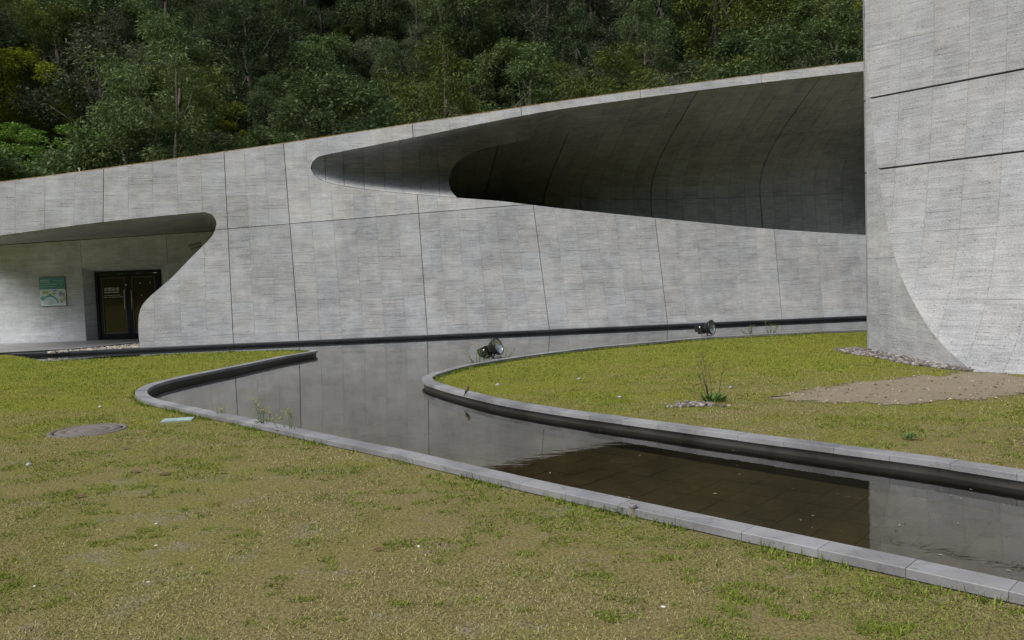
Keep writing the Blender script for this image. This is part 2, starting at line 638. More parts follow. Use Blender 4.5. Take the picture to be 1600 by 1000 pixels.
def cut_panels(outline, cols, hlines, rowfun):
    bm = bmesh.new()
    f = bm.faces.new([bm.verts.new((p[0], p[1], 0)) for p in outline])
    for a, b in cols + hlines:
        bisect(bm, bm.faces[:], a, b)
    for f in list(bm.faces):
        ws = [v.co.y for v in f.verts]
        cs = f.calc_center_median()
        cur = [f]
        for w in rowfun(cs.x, min(ws), max(ws)):
            nxt = []
            for g in cur:
                if g.is_valid:
                    nxt += bisect(bm, [g], Vector((cs.x - 1, w)), Vector((cs.x + 1, w + 0.02)))
            cur = nxt or cur
    polys = [[(v.co.x, v.co.y) for v in f.verts] for f in bm.faces]
    bm.free()
    return polys


def shrink(poly, gap):
    n = len(poly)
    area = sum(poly[i][0] * poly[(i + 1) % n][1] - poly[(i + 1) % n][0] * poly[i][1] for i in range(n))
    if area < 0: poly = poly[::-1]
    out = []
    for i in range(n):
        p0, p1, p2 = Vector(poly[i - 1]), Vector(poly[i]), Vector(poly[(i + 1) % n])
        e1, e2 = (p1 - p0), (p2 - p1)
        if e1.length < 1e-6 or e2.length < 1e-6:
            out.append(p1)
            continue
        n1 = Vector((-e1.y, e1.x)).normalized()
        n2 = Vector((-e2.y, e2.x)).normalized()
        m = n1 + n2
        if m.length < 1e-4:
            out.append(p1)
            continue
        m.normalize()
        out.append(p1 + m * (gap / max(0.5, m.dot(n1))))
    return out


def plate(name, poly, fn, thick, mat, parent, proud=0.0):
    """A flat plate: polygon in (u, w), mapped by fn(u, w, depth)."""
    n = len(poly)
    vs_ = [fn(p[0], p[1], -proud) for p in poly] + [fn(p[0], p[1], thick) for p in poly]
    fs = [tuple(range(n))] + [(i, i + n, (i + 1) % n + n, (i + 1) % n) for i in range(n)]
    fs = [f[::-1] for f in fs]
    uvs = [(p[0], p[1]) for p in poly] * 2
    return mesh_obj(name, vs_, fs, mat, parent, uvs=uvs)


# ------------------------------------------------------------------ visitor building
bld = empty('concrete_building', wall_pt(0, 0))
tag(bld, 'long low grey concrete building with an eye-shaped opening under a rising roof edge', 'building')
ORG = bld.location.copy()


def loc(p):
    return p - ORG


def wall_loc(u, w, n=0.0):
    return wall_pt(u, w, n) - ORG


lines = [left_line] + MAJ + [right_line]
cols = list(MAJ)
for i in range(len(lines) - 1):
    (a0, b0), (a1, b1) = lines[i], lines[i + 1]
    for k in range(1, NSUB[i]):
        t = k / NSUB[i]

        def ext(a, b, y):
            return Vector((a.x + (b.x - a.x) * (y - a.y) / (b.y - a.y), y))
        cols.append((ext(a0, b0, 7).lerp(ext(a1, b1, 7), t), ext(a0, b0, 0).lerp(ext(a1, b1, 0), t)))

rowj = random.Random(3)


def rows(u, w0, w1):
    if w1 - w0 < 1.0: return []
    if w0 < 0.5:
        cand = [0.27, 1.22 + rowj.choice([-0.1, 0, 0, 0.12]), 2.28 + rowj.choice([-0.25, -0.05, 0, 0.1])]
    else:
        cand = [w0 + 1.15 + rowj.choice([-0.2, 0, 0.15])]
    return [c for c in cand if w0 + 0.2 < c < w1 - 0.35]


polys = cut_panels(outline, cols, [HMAJ], rows)
for p in polys:
    q = shrink(p, 0.0018)
    res = []
    for v in q:
        v = Vector(v)
        for a, b in MAJ + [HMAJ]:
            d = (b - a).normalized()
            nn = Vector((-d.y, d.x))
            dist = (v - a).dot(nn)
            if abs(dist) < 0.02:
                v = v + nn * (0.008 if dist > 0 else -0.008)
        res.append((v.x, v.y))
    cx_ = sum(v[0] for v in res) / len(res)
    cy_ = sum(v[1] for v in res) / len(res)
    above = side(HMAJ[0], HMAJ[1], Vector((cx_, cy_))) > 0
    right_of = side(MAJ[2][0], MAJ[2][1], Vector((cx_, cy_))) > 0
    plate('facade_panel', res, wall_loc, 0.06, M_UPPER if above and right_of else M_FACADE, bld, proud=random.uniform(0, 0.004))
# solid slab behind the panels
oq = [(v[0], v[1]) for v in shrink(outline, 0.012)]
n = len(oq)
tri = tessellate_polygon([[Vector((p[0], p[1], 0)) for p in oq]])
vs_ = [wall_loc(p[0], p[1], 0.05) for p in oq] + [wall_loc(p[0], p[1], 0.34) for p in oq]
fs = [tuple(t) for t in tri] + [tuple(i + n for i in t) for t in tri] + [(i, (i + 1) % n, (i + 1) % n + n, i + n) for i in range(n)]
mesh_obj('wall_core', vs_, fs, M_FACADE, bld, uvs=[(p[0], p[1]) for p in oq] * 2)


def grid_panel(name, fn, a0, a1, b0, b1, na, nb, mat, parent, skirt=0.05, gap=0.004, gapb=None):
    """Panel on a curved surface fn(a, b) -> (point, inward normal)."""
    gb2 = gap if gapb is None else gapb
    a0, a1, b0, b1 = a0 + gap, a1 - gap, b0 + gb2, b1 - gb2
    vs_, uvs, idx = [], [], {}
    for j in range(nb + 1):
        for i in range(na + 1):
            a, b = a0 + (a1 - a0) * i / na, b0 + (b1 - b0) * j / nb
            p, nrm, uv = fn(a, b)
            idx[i, j] = len(vs_)
            vs_.append(p)
            uvs.append(uv)
            vs_.append(p + nrm * skirt)
            uvs.append(uv)
    fs = []
    for j in range(nb):
        for i in range(na):
            fs.append((idx[i, j], idx[i + 1, j], idx[i + 1, j + 1], idx[i, j + 1]))
    ring = [(i, 0) for i in range(na)] + [(na, j) for j in range(nb)] + [(i, nb) for i in range(na, 0, -1)] + [(0, j) for j in range(nb, 0, -1)]
    for k in range(len(ring)):
        p, q = idx[ring[k]], idx[ring[(k + 1) % len(ring)]]
        fs.append((p, p + 1, q + 1, q))
    return mesh_obj(name, vs_, fs, mat, parent, uvs=uvs)


# ---- the main hollow: soffit that rolls down into a back wall
U8 = [wall_uv(x, 250)[0] for x in (560, 700, 760, 800, 860, 912, 1000, 1095, 1300, 1500)]
NN = [16.5, 16.3, 15.5, 14.0, 10.2, 7.8, 6.2, 5.5, 5.0, 4.8]
N0 = [4.4, 4.3, 4.1, 3.7, 1.2, 0.06, 0.06, 0.06, 0.06, 0.06]
W_FLOOR = 0.25


def hollow_profile(u):
    N = float(np.interp(u, U8, NN))
    n0 = float(np.interp(u, U8, N0))
    wt = interp(up_c, u) - 0.01 + 0.25 * min(1, n0 / 2.5)
    ws = interp(low_c, u)
    hh = max(2.6, wt - ws)
    q = float(np.interp(u, [U8[2], U8[5]], [1.0, 0.0]))          # 1 in the passage, 0 under the open soffit
    q = q * q * (3 - 2 * q)
    P = [(n0, wt), (n0 + 0.45 * (N - n0), wt - (0.13 + 0.06 * q) * hh), (N, wt - (0.26 + 0.10 * q) * hh), (N, wt - (0.50 + 0.08 * q) * hh)]
    pts = []
    for k in range(13):
        t = k / 12
        c = [(1 - t) ** 3, 3 * t * (1 - t) ** 2, 3 * t * t * (1 - t), t ** 3]
        pts.append(tuple(sum(c[i] * P[i][m] for i in range(4)) for m in range(2)))
    pts.append((N, (P[3][1] + W_FLOOR) / 2))
    pts.append((N, W_FLOOR))
    ln = [0]
    for a, b in zip(pts, pts[1:]):
        ln.append(ln[-1] + math.hypot(a[0] - b[0], a[1] - b[1]))
    return pts, ln


def hollow(u, s):
    """s in 0..1 down the profile."""
    def at(u):
        pts, ln = hollow_profile(u)
        L = s * ln[-1]
        return wall_loc(u, float(np.interp(L, ln, [p[1] for p in pts])), float(np.interp(L, ln, [p[0] for p in pts]))), L
    p, L = at(u)
    pts, ln = hollow_profile(u)
    e = 0.02
    n_ = [float(np.interp(L + d, ln, [q[0] for q in pts])) for d in (-e, e)]
    w_ = [float(np.interp(L + d, ln, [q[1] for q in pts])) for d in (-e, e)]
    tn, tw = n_[1] - n_[0], w_[1] - w_[0]
    nrm = (WN * (-tw) + WV * tn)
    if nrm.length < 1e-6: nrm = WN.copy()
    nrm.normalize()
    return p, nrm, (u, 9 - L)


hj = [wall_uv(x, 200)[0] for x in (560, 700, 800, 909, 1095, 1290)] + [u_right]
hn = [3, 3, 4, 6, 7, 8]
for bay in range(len(hj) - 1):
    m = hn[bay]
    for k in range(m):
        a0 = hj[bay] + (hj[bay + 1] - hj[bay]) * k / m
        a1 = hj[bay] + (hj[bay + 1] - hj[bay]) * (k + 1) / m
        a0 += 0.012 if k == 0 else 0
        a1 -= 0.012 if k == m - 1 else 0
        cuts = [0, 0.30, 0.56, 1.0]
        for c0, c1 in zip(cuts, cuts[1:]):
            grid_panel('hollow_panel', hollow, a0, a1, c0, c1, 3, 6, M_FACADE, bld, gap=0.005, skirt=0.28, gapb=0.0006)
# backing behind the hollow panels
vs_, fs, uvs = [], [], []
us = np.linspace(hj[0], u_right, 50)
for i, u in enumerate(us):
    for j in range(16):
        p, nrm, uv = hollow(float(u), j / 15)
        vs_.append(p + nrm * 0.26)
        uvs.append(uv)
for i in range(len(us) - 1):
    for j in range(15):
        fs.append((i * 16 + j, (i + 1) * 16 + j, (i + 1) * 16 + j + 1, i * 16 + j + 1))
mesh_obj('hollow_backing', vs_, fs, M_BACK, bld, uvs=uvs)
# floor and end walls of the hollow
ua, ub = hj[0], u_right
prof = hollow_profile(ua)[0]
mesh_obj('hollow_floor', [wall_loc(ua, W_FLOOR + 0.02, 0.3), wall_loc(ub, W_FLOOR + 0.02, 0.3), wall_loc(ub, W_FLOOR + 0.02, 5.6), wall_loc(ua, W_FLOOR + 0.02, 16.8)],
         [(0, 1, 2, 3)], M_RIM, bld, uvs=[(0, 0), (20, 0), (20, 5), (0, 5)])  # floor out of view, coloured dark to absorb light and dim the hollow
mesh_obj('hollow_end_wall', [wall_loc(ua + 0.02, W_FLOOR, 3.3), wall_loc(ua + 0.02, W_FLOOR, 16.8), wall_loc(ua + 0.02, 6.1, 16.8), wall_loc(ua + 0.02, 6.1, 3.3)],
         [(0, 1, 2, 3)], M_FACADE, bld, uvs=[(0, 0), (9, 0), (9, 5), (0, 5)])
mesh_obj('hollow_end_wall', [wall_loc(ub, W_FLOOR - 1, 0.34), wall_loc(ub, W_FLOOR - 1, 5.6), wall_loc(ub, 9, 5.6), wall_loc(ub, 9, 0.34)],
         [(0, 1, 2, 3)], M_FACADE, bld, uvs=[(0, 0), (9, 0), (9, 5), (0, 5)])

# ---- the wing: shallow scoop between the left tip of the opening and the dark passage
LIP_PX = [(701, 283), (701.6, 276), (703.5, 269), (707, 262), (712, 255.5), (719, 249), (728, 243), (740, 237), (756, 231.5), (776, 226.5), (800, 222), (830, 217.5), (870, 211), (905, 204), (940, 196)]
LOB_PX = [(701, 283), (702, 290), (704.5, 297), (708.5, 303), (714, 308.6)]
lip_uv = [wall_uv(*p) for p in LIP_PX]
lob_uv = [wall_uv(*p) for p in LOB_PX]
U_TIP, U_NOSE, U_LOB, U_END = wall_uv(485.5, 262)[0] + 0.03, lip_uv[0][0], lob_uv[-1][0], lip_uv[-1][0]
U800, U900 = wall_uv(790, 230)[0], wall_uv(900, 205)[0]


def scoop_depth(u, w):
    wt, ws = interp(up_c, u), interp(low_c, u)
    f = min(1.0, max(0.0, (wt - w) / max(0.05, wt - ws)))
    D = 3.0 * max(0.0, (u - U_TIP) / (U_NOSE - U_TIP)) ** 0.85
    n_ = 0.02 + min(D, 3.3) * max(0.0, math.sin(math.pi * f)) ** 0.65
    return n_


def scoop_pt(u, w):
    """the scoop deepens along rays fanning out from a point before the building and runs over into the main soffit"""
    a = wall_pt(u, w)
    d = (a - EYE).normalized()
    k_ = d.dot(WN)
    n_ = scoop_depth(u, w)
    q = min(1.0, max(0.0, (u - U800) / (U900 - U800)))
    if q > 0:
        q = q * q * (3 - 2 * q)
        lo_, hi_ = 0.02, 14.0                       # depth at which the same line meets the main soffit
        for _ in range(14):
            m_ = (lo_ + hi_) / 2
            rel = a + d * (m_ / k_) - WO
            pts = hollow_profile(rel.dot(WU))[0]
            h = float(np.interp(-rel.dot(WV), [-t_[1] for t_ in pts], [t_[0] for t_ in pts]))
            if m_ < h * 0.985: lo_ = m_
            else: hi_ = m_
        n_ = n_ * (1 - q) + lo_ * q
    p = a + d * (n_ / k_)
    return p - ORG, WN, (u, w)


def wing(u, b):
    """main part: from the upper edge of the opening down to the sill or to the lip of the dark passage"""
    top = interp(up_c, u) - 0.01
    bot = interp(low_c, u) + 0.012 if u <= U_NOSE else float(np.interp(u, [p[0] for p in lip_uv], [p[1] for p in lip_uv]))
    return scoop_pt(u, top + (bot - top) * b)


def lobe(u, b):
    top = float(np.interp(u, [p[0] for p in lob_uv], [p[1] for p in lob_uv]))
    return scoop_pt(u, top + (interp(low_c, u) + 0.012 - top) * b)


wcols = [U_TIP] + [wall_uv(x, 260)[0] for x in (508, 537, 568, 600, 628, 656, 685)] + [U_NOSE] + [wall_uv(x, 235)[0] for x in (722, 745, 776, 808, 840, 872, 905)] + [U_END]
for k in range(len(wcols) - 1):
    c0, c1 = wcols[k], wcols[k + 1]
    g_ = 0.006
    wide = k in (4, 5, 6, 7)
    cuts = [0, 0.55, 1.0] if wide else [0, 1.0]
    for r0_, r1_ in zip(cuts, cuts[1:]):
        grid_panel('scoop_panel', wing, c0 + (g_ if c0 != U_NOSE else 1e-5), c1 - (g_ if c1 != U_NOSE else 0), r0_, r1_, 12 if c0 == U_NOSE else 4, 10, M_FACADE, bld, gap=0.0, skirt=0.12)
grid_panel('scoop_panel', lobe, U_NOSE + 1e-5, U_LOB, 0, 1, 6, 4, M_FACADE, bld, gap=0.0, skirt=0.12)
# dark backing so that no light leaks through the joints
vs_, fs, uvs = [], [], []
bus = np.concatenate([np.linspace(U_TIP, U_NOSE, 24), np.linspace(U_NOSE + 1e-4, U_END, 40)])
for u in bus:
    for j in range(16):
        p, nrm, uv = wing(float(u), j / 15)
        vs_.append(p + WN * 0.11)
        uvs.append(uv)
for i in range(len(bus) - 1):
    if i == 23: continue
    for j in range(15):
        fs.append((i * 16 + j, (i + 1) * 16 + j, (i + 1) * 16 + j + 1, i * 16 + j + 1))
mesh_obj('scoop_backing', vs_, fs, M_FACADE, bld, uvs=uvs)

# ---- planted roof and its dry grassy edge
tu = sorted(top_uv)
ru = np.linspace(tu[0][0], u_right, 60)
vs_, fs = [], []
for u in ru:
    w = interp(tu, float(u))
    for n_, dw in ((0.0, 0.0), (0.02, 0.03), (0.4, 0.04), (17.2, 0.3)):
        vs_.append(wall_loc(float(u), w + dw, n_))
for i in range(59):
    for j in range(3):
        fs.append((i * 4 + j, (i + 1) * 4 + j, (i + 1) * 4 + j + 1, i * 4 + j + 1))
M_ROOF = plain('roof_soil', (0.16, 0.125, 0.06), 0.95, var=0.3, scale=4)
mesh_obj('roof', vs_, fs, M_ROOF, bld)
# rear of the building
w0_, w1_ = interp(tu, tu[0][0]), interp(tu, u_right)
mesh_obj('rear_wall', [wall_loc(tu[0][0], -0.2, 17.1), wall_loc(u_right, -0.2, 17.1), wall_loc(u_right, w1_ + .2, 17.1), wall_loc(tu[0][0], w0_ + .2, 17.1)],
         [(0, 1, 2, 3)], M_FACADE, bld, uvs=[(0, 0), (25, 0), (25, 8), (0, 5)])

# ---- door recess
YD = 26.6


def dpt(x, z, d=0.0):
    return Vector((x, YD + d, z)) - ORG


XL = on_y(-70, 450, YD).x
XR = on_y(345, 400, YD).x + 1.5
zc0 = on_y(126, 375, YD).z
zc1 = on_y(263, 366, YD).z


def zc(x):
    xa, xb = on_y(126, 375, YD).x, on_y(263, 366, YD).x
    return zc0 + (zc1 - zc0) * (x - xa) / (xb - xa)


ox0, oz1 = on_y(128, 418.5, YD).x, on_y(128, 418.5, YD).z
ox1 = on_y(262, 410.5, YD).x
dx0, dz1 = on_y(149, 425, YD + 0.42).x, on_y(149, 425, YD + 0.42).z
dx1 = on_y(251, 419.5, YD + 0.42).x
zf = 0.02
jx = on_y(263, 390, YD).x


def quadp(name, pts, mat=M_DOORWALL, thick=0.05, parent=bld):
    """plate on the recess wall plane from (x, z) points"""
    q = [(v[0], v[1]) for v in shrink([tuple(p) for p in pts], 0.006)]
    return plate(name, q, lambda x, z, d: dpt(x, z, d), thick, mat, parent)


quadp('recess_panel', [(XL, -0.1), (ox0, -0.1), (ox0, zc(ox0)), (XL, zc(XL))])
quadp('recess_panel', [(ox0, oz1), (ox1, oz1), (ox1, zc(ox1)), (ox0, zc(ox0))])
quadp('recess_panel', [(ox1, -0.1), (XR, -0.1), (XR, zc(XR)), (ox1, zc(ox1))])
# splayed reveal round the door
rv = [dpt(ox0, -0.1, 0), dpt(ox0, oz1, 0), dpt(ox1, oz1, 0), dpt(ox1, -0.1, 0), dpt(dx0, -0.1, .42), dpt(dx0, dz1, .42), dpt(dx1, dz1, .42), dpt(dx1, -0.1, .42)]
mesh_obj('door_reveal', rv, [(0, 1, 5, 4), (1, 2, 6, 5), (2, 3, 7, 6)], M_DOORWALL, bld, uvs=[(0, 0), (0, 2), (2, 2), (2, 0), (.4, 0), (.4, 1.8), (1.6, 1.8), (1.6, 0)])
# ceiling of the recess: front edge along the underside of the facade
low_edge = [p for p in edge_uv if wall_pt(*p).z > 2.6 and p[1] > 0]
le = sorted([(wall_pt(p[0], p[1], 0.03).x, wall_pt(p[0], p[1], 0.03)) for p in edge_uv[44:]], key=lambda t: t[0])
vs_, fs, uvs = [], [], []
seq = [t[1] for t in le]
seq.append(seq[-1] + Vector((3.0, 0.4, 0.15)))
for i, p in enumerate(seq):
    x = min(p.x * YD / max(p.y, 1) * 1.0, XR)
    vs_ += [loc(p), dpt(x, zc(x) + 0.02, 0.05), loc(p) + Vector((0, 0, 0.3))]
    uvs += [(p.x, 0), (p.x, 4), (p.x, 0)]
for i in range(len(seq) - 1):
    fs.append((i * 3, i * 3 + 1, i * 3 + 4, i * 3 + 3))
mesh_obj('recess_ceiling', vs_, fs, M_FACADE, bld, uvs=uvs)
mesh_obj('recess_side_wall', [dpt(XR - .3, -.1, 0.1), Vector((XR - .3 - ORG.x, wall_pt(5, 0, .3).y - ORG.y, -.1)), Vector((XR - .3 - ORG.x, wall_pt(5, 4.5, .3).y - ORG.y, 4.5)), dpt(XR - .3, 4.5, 0.1)],
         [(0, 1, 2, 3)], M_FACADE, bld, uvs=[(0, 0), (4, 0), (4, 4), (0, 4)])

# door of two glazed leaves
M_DFRAME = plain('navy_door_metal', (0.018, 0.020, 0.030), 0.35, 0.6)
M_GLASS = NT('dark_door_glass')
M_GLASS.p.inputs['Base Color'].default_value = rgb(0.050, 0.040, 0.020)
M_GLASS.p.inputs['Roughness'].default_value = 0.06
M_GLASS = M_GLASS.m
M_BEAD = plain('grey_bead', (0.16, 0.16, 0.15), 0.4, 0.5)
M_STEEL = plain('brushed_steel', (0.62, 0.60, 0.57), 0.3, 1.0)
M_WHITE = plain('white_lettering', (0.75, 0.75, 0.72), 0.6)
DW, DH = dx1 - dx0, dz1 - zf
door = empty('double_door', (dx0, YD + 0.40, zf))
tag(door, 'dark glazed double door with steel pull handles in the concrete recess', 'door')
fr = MB()
t_ = 0.09
fr.box((t_ / 2, 0, DH / 2), (t_, 0.12, DH)).box((DW - t_ / 2, 0, DH / 2), (t_, 0.12, DH))
fr.box((DW / 2, 0, DH - t_ / 2), (DW - 2 * t_, 0.12, t_))
fr.build('door_frame', M_DFRAME, door)
lw = (DW - 2 * t_) / 2 - 0.006
for s in range(2):
    x0 = t_ + 0.004 + s * (lw + 0.008)
    st = 0.11
    lf = MB()
    h = DH - t_ - 0.01
    lf.box((x0 + st / 2, 0.01, h / 2), (st, 0.06, h)).box((x0 + lw - st / 2, 0.01, h / 2), (st, 0.06, h))
    lf.box((x0 + lw / 2, 0.01, h - st / 2), (lw - 2 * st, 0.06, st)).box((x0 + lw / 2, 0.01, 0.1), (lw - 2 * st, 0.06, 0.2))
    leaf = lf.build('door_leaf', M_DFRAME, door)
    gx0, gx1, gz0, gz1 = x0 + st, x0 + lw - st, 0.2, h - st
    MB().box(((gx0 + gx1) / 2, 0.015, (gz0 + gz1) / 2), (gx1 - gx0, 0.01, gz1 - gz0)).build('pane', M_GLASS, leaf)
    bd = MB()
    b_ = 0.018
    bd.box((gx0 + b_ / 2, -0.012, (gz0 + gz1) / 2), (b_, 0.02, gz1 - gz0)).box((gx1 - b_ / 2, -0.012, (gz0 + gz1) / 2), (b_, 0.02, gz1 - gz0))
    bd.box(((gx0 + gx1) / 2, -0.012, gz1 - b_ / 2), (gx1 - gx0 - 2 * b_, 0.02, b_)).box(((gx0 + gx1) / 2, -0.012, gz0 + b_ / 2), (gx1 - gx0 - 2 * b_, 0.02, b_))
    bd.build('glazing_bead', M_BEAD, leaf)
    hx = x0 + lw - 0.07 if s == 0 else x0 + 0.07
    dirx = -0.05 if s == 0 else 0.05
    MB().tube([(hx, -0.02, 0.98), (hx + dirx * .4, -0.09, 0.985), (hx + dirx, -0.10, 1.03), (hx + dirx, -0.10, 1.63), (hx + dirx * .4, -0.09, 1.675), (hx, -0.02, 1.68)], 0.016, 8).build('handle', M_STEEL, leaf)
    if s == 0:
        MB().lathe([(0.0, 0.0), (0.035, 0.0), (0.035, 0.02), (0.0, 0.025)], Matrix.Translation((hx, -0.025, 1.83)) @ Matrix.Rotation(R(90), 4, 'X'), 14).build('lock', M_STEEL, leaf)
        LX, LZ, PANE = (gx0 + gx1) / 2, gz1, leaf
    else:
        for qx, qz in ((0.28, -0.22), (0.62, -0.21), (0.3, -0.62)):
            MB().lathe([(0.0, 0.0), (0.02, 0.0), (0.02, 0.006), (0.0, 0.008)], Matrix.Translation((gx0 + qx, 0.006, gz1 + qz)) @ Matrix.Rotation(R(90), 4, 'X'), 10).build('round_sticker', M_WHITE, leaf)


def text_part(name, body, size, locv, parent, mat, align='CENTER'):
    cu = bpy.data.curves.new(name, 'FONT')
    cu.body = body
    cu.size = size
    cu.align_x = align
    cu.extrude = 0.001
    tmp = bpy.data.objects.new('tmp', cu)
    COL.objects.link(tmp)
    dg = bpy.context.evaluated_depsgraph_get()
    me = bpy.data.meshes.new_from_object(tmp.evaluated_get(dg))
    bpy.data.objects.remove(tmp)
    bpy.data.curves.remove(cu)
    me.materials.clear()
    me.materials.append(mat)
    o = bpy.data.objects.new(name, me)
    COL.objects.link(o)
    o.parent = parent
    o.location = locv
    o.rotation_euler = (R(90), 0, 0)
    return o


text_part('lettering', '遊憩區域', 0.13, (LX - 0.08, 0.004, LZ - 0.44), PANE, M_WHITE)


def dashes(name, x0, x1, z, h, y, parent, mat, seed):
    rr = random.Random(seed)
    mb = MB()
    x = x0
    while x < x1:
        w = rr.uniform(0.5, 1.0) * h
        mb.box((x + w / 2, y, z + rr.uniform(-.1, .1) * h), (w, 0.002, h * rr.uniform(0.6, 1.0)))
        x += w + h * (0.25 if rr.random() < 0.8 else 0.9)
    return mb.build(name, mat, parent)


dashes('small_print', LX - 0.33, LX + 0.16, LZ - 0.50, 0.04, 0.006, PANE, M_WHITE, 1)
dashes('small_print', LX - 0.33, LX + 0.2, LZ - 0.60, 0.022, 0.006, PANE, M_WHITE, 2)
dashes('small_print', LX - 0.42, LX + 0.38, LZ - 0.66, 0.02, 0.006, PANE, M_WHITE, 3)

# map board on the recess wall
p0, p1 = on_y(60.5, 434, YD - 0.03), on_y(101.5, 432, YD - 0.03)
p2 = on_y(64, 479, YD - 0.03)
bw, bh = p1.x - p0.x, p0.z - p2.z
board = empty('map_board', ((p0.x + p1.x) / 2, YD - 0.02, p2.z))
tag(board, 'teal and white site map board hanging on the recess wall left of the door', 'sign')
M_BEDGE = plain('board_edge', (0.05, 0.06, 0.07), 0.5)
M_TEAL = plain('teal_print', (0.11, 0.32, 0.31), 0.5)
M_PAPER = plain('map_paper', (0.62, 0.70, 0.78), 0.6)
pal = {'teal': (0.14, 0.40, 0.36), 'lime': (0.42, 0.48, 0.12), 'gold': (0.50, 0.40, 0.14), 'violet': (0.36, 0.34, 0.55), 'ink': (0.02, 0.02, 0.03), 'aqua': (0.38, 0.55, 0.56), 'pink': (0.6, 0.42, 0.45)}
PAL = {k_: plain('map_' + k_, v_, 0.6) for k_, v_ in pal.items()}
MB().box((0, 0, bh / 2), (bw, 0.03, bh), bev=0.004).build('backing_board', M_BEDGE, board)
MB().box((0, -0.0175, bh * 0.795), (bw * 0.98, 0.004, bh * 0.39)).build('teal_header', M_TEAL, board)
MB().box((0, -0.0175, bh * 0.30), (bw * 0.98, 0.004, bh * 0.58)).build('map_sheet', M_PAPER, board)
MB().tube([(-0.02, 0, bh), (0.05, -0.01, bh + 0.06), (0.12, 0, bh)], 0.006, 6).build('hanger', M_STEEL, board)


def patch(cx, cz, w, h, col, lay, name='map_patch', n=9, ph=0.0):
    pts = [(cx + w / 2 * math.cos(2 * math.pi * i / n + ph) * random.uniform(.75, 1.1), cz + h / 2 * math.sin(2 * math.pi * i / n + ph) * random.uniform(.75, 1.1)) for i in range(n)]
    y = -0.0195 - 0.0012 * lay
    vs_ = [(a * bw, y, b * bh) for a, b in pts] + [(a * bw, y + 0.001, b * bh) for a, b in pts]
    fs = [tuple(range(n))] + [(i, i + n, (i + 1) % n + n, (i + 1) % n) for i in range(n)]
    mesh_obj(name, vs_, fs, PAL[col], board)


def arc(cx, cz, r, wd, a0, a1, col, lay):
    m = 14
    y = -0.0195 - 0.0012 * lay
    vs_ = []
    for i in range(m + 1):
        a = R(a0 + (a1 - a0) * i / m)
        for rr in (r, r - wd):
            vs_.append(((cx + rr * math.cos(a)) * bw, y, (cz + rr * math.sin(a)) * bh))
    mesh_obj('map_path', vs_, [(2 * i, 2 * i + 1, 2 * i + 3, 2 * i + 2) for i in range(m)], PAL[col], board)


patch(-0.28, 0.48, .28, .14, 'lime', 1)
patch(0.06, 0.43, .2, .10, 'lime', 1)
patch(0.30, 0.20, .13, .12, 'lime', 1)
patch(0.42, 0.30, .10, .42, 'gold', 1, n=4, ph=.78)
patch(0.30, 0.42, .2, .2, 'violet', 1)
patch(0.08, 0.53, .16, .09, 'violet', 1)
patch(-0.38, 0.28, .2, .2, 'teal', 1)
patch(-0.10, 0.12, .3, .2, 'aqua', 1)
patch(-0.10, 0.13, .12, .08, 'pink', 2)
patch(-0.11, 0.40, .11, .06, 'ink', 2)
patch(0.33, 0.13, .1, .035, 'ink', 2)
patch(0.24, 0.70, .07, .05, 'ink', 2)
patch(0.42, 0.70, .07, .05, 'ink', 2)
arc(-0.12, 0.05, 0.34, 0.07, 10, 150, 'teal', 2)
arc(-0.12, 0.05, 0.22, 0.03, 10, 170, 'aqua', 3)
text_part('lettering', '遊憩區域', 0.075, (-bw * .46, -0.021, bh * .865), board, M_PAPER, 'LEFT')
dashes('small_print', -bw * .46, -bw * .08, bh * .83, 0.018, -0.0205, board, M_PAPER, 4)
dashes('small_print', -bw * .46, bw * .2, bh * .76, 0.014, -0.0205, board, M_PAPER, 5)
dashes('small_print', -bw * .46, bw * .05, bh * .68, 0.014, -0.0205, board, M_PAPER, 6)
dashes('small_print', bw * .05, bw * .45, bh * .88, 0.014, -0.0205, board, M_PAPER, 7)

# security camera beside the slanted wall edge
cp = on_y(305, 384, 25.2)
cctv = empty('security_camera', cp)
tag(cctv, 'grey bullet security camera under the recess ceiling by the slanted wall edge', 'camera')
M_CAMGREY = plain('camera_housing', (0.42, 0.42, 0.38), 0.5)
M_BLACK = plain('black_plastic', (0.012, 0.012, 0.014), 0.4)
mrot = Matrix.Rotation(R(-14), 4, 'Y') @ Matrix.Rotation(R(18), 4, 'Z') @ Matrix.Rotation(R(50), 4, 'X')
mrot3 = mrot.to_3x3()
MB().box(mrot3 @ Vector((0, 0, 0.05)), (0.40, 0.13, 0.02), mrot3, 0.004).box(mrot3 @ Vector((0, 0.06, 0.02)), (0.38, 0.012, 0.06), mrot3).box(mrot3 @ Vector((0, -0.06, 0.025)), (0.38, 0.012, 0.055), mrot3).build('sun_hood', M_CAMGREY, cctv)
MB().box(mrot3 @ Vector((0.02, 0, -0.015)), (0.32, 0.10, 0.09), mrot3, 0.012).build('housing', M_BLACK, cctv)
MB().lathe([(0, 0), (.04, 0), (.04, .02), (0, .02)], Matrix.Translation(mrot3 @ Vector((-0.16, 0, -0.015))) @ mrot @ Matrix.Rotation(R(-90), 4, 'Y'), 12).build('lens', M_GLASS, cctv)
MB().tube([(0.05, 0.0, -0.06), (0.08, 0.08, -0.09), (0.14, 0.5, -0.06), (0.16, 1.4, -0.02)], 0.022, 8).build('bracket', M_CAMGREY, cctv)

# thin white post on the roof edge
rp = wall_pt(*wall_uv(121, 270), 0.15)
post = MB().tube([(0, 0, 0), (0, 0, 0.16)], 0.012, 8).box((0, 0, 0.165), (0.05, 0.05, 0.02)).build('marker_post', M_WHITE)
post.location = rp
tag(post, 'tiny white marker post on the roof edge above the map board', 'post')

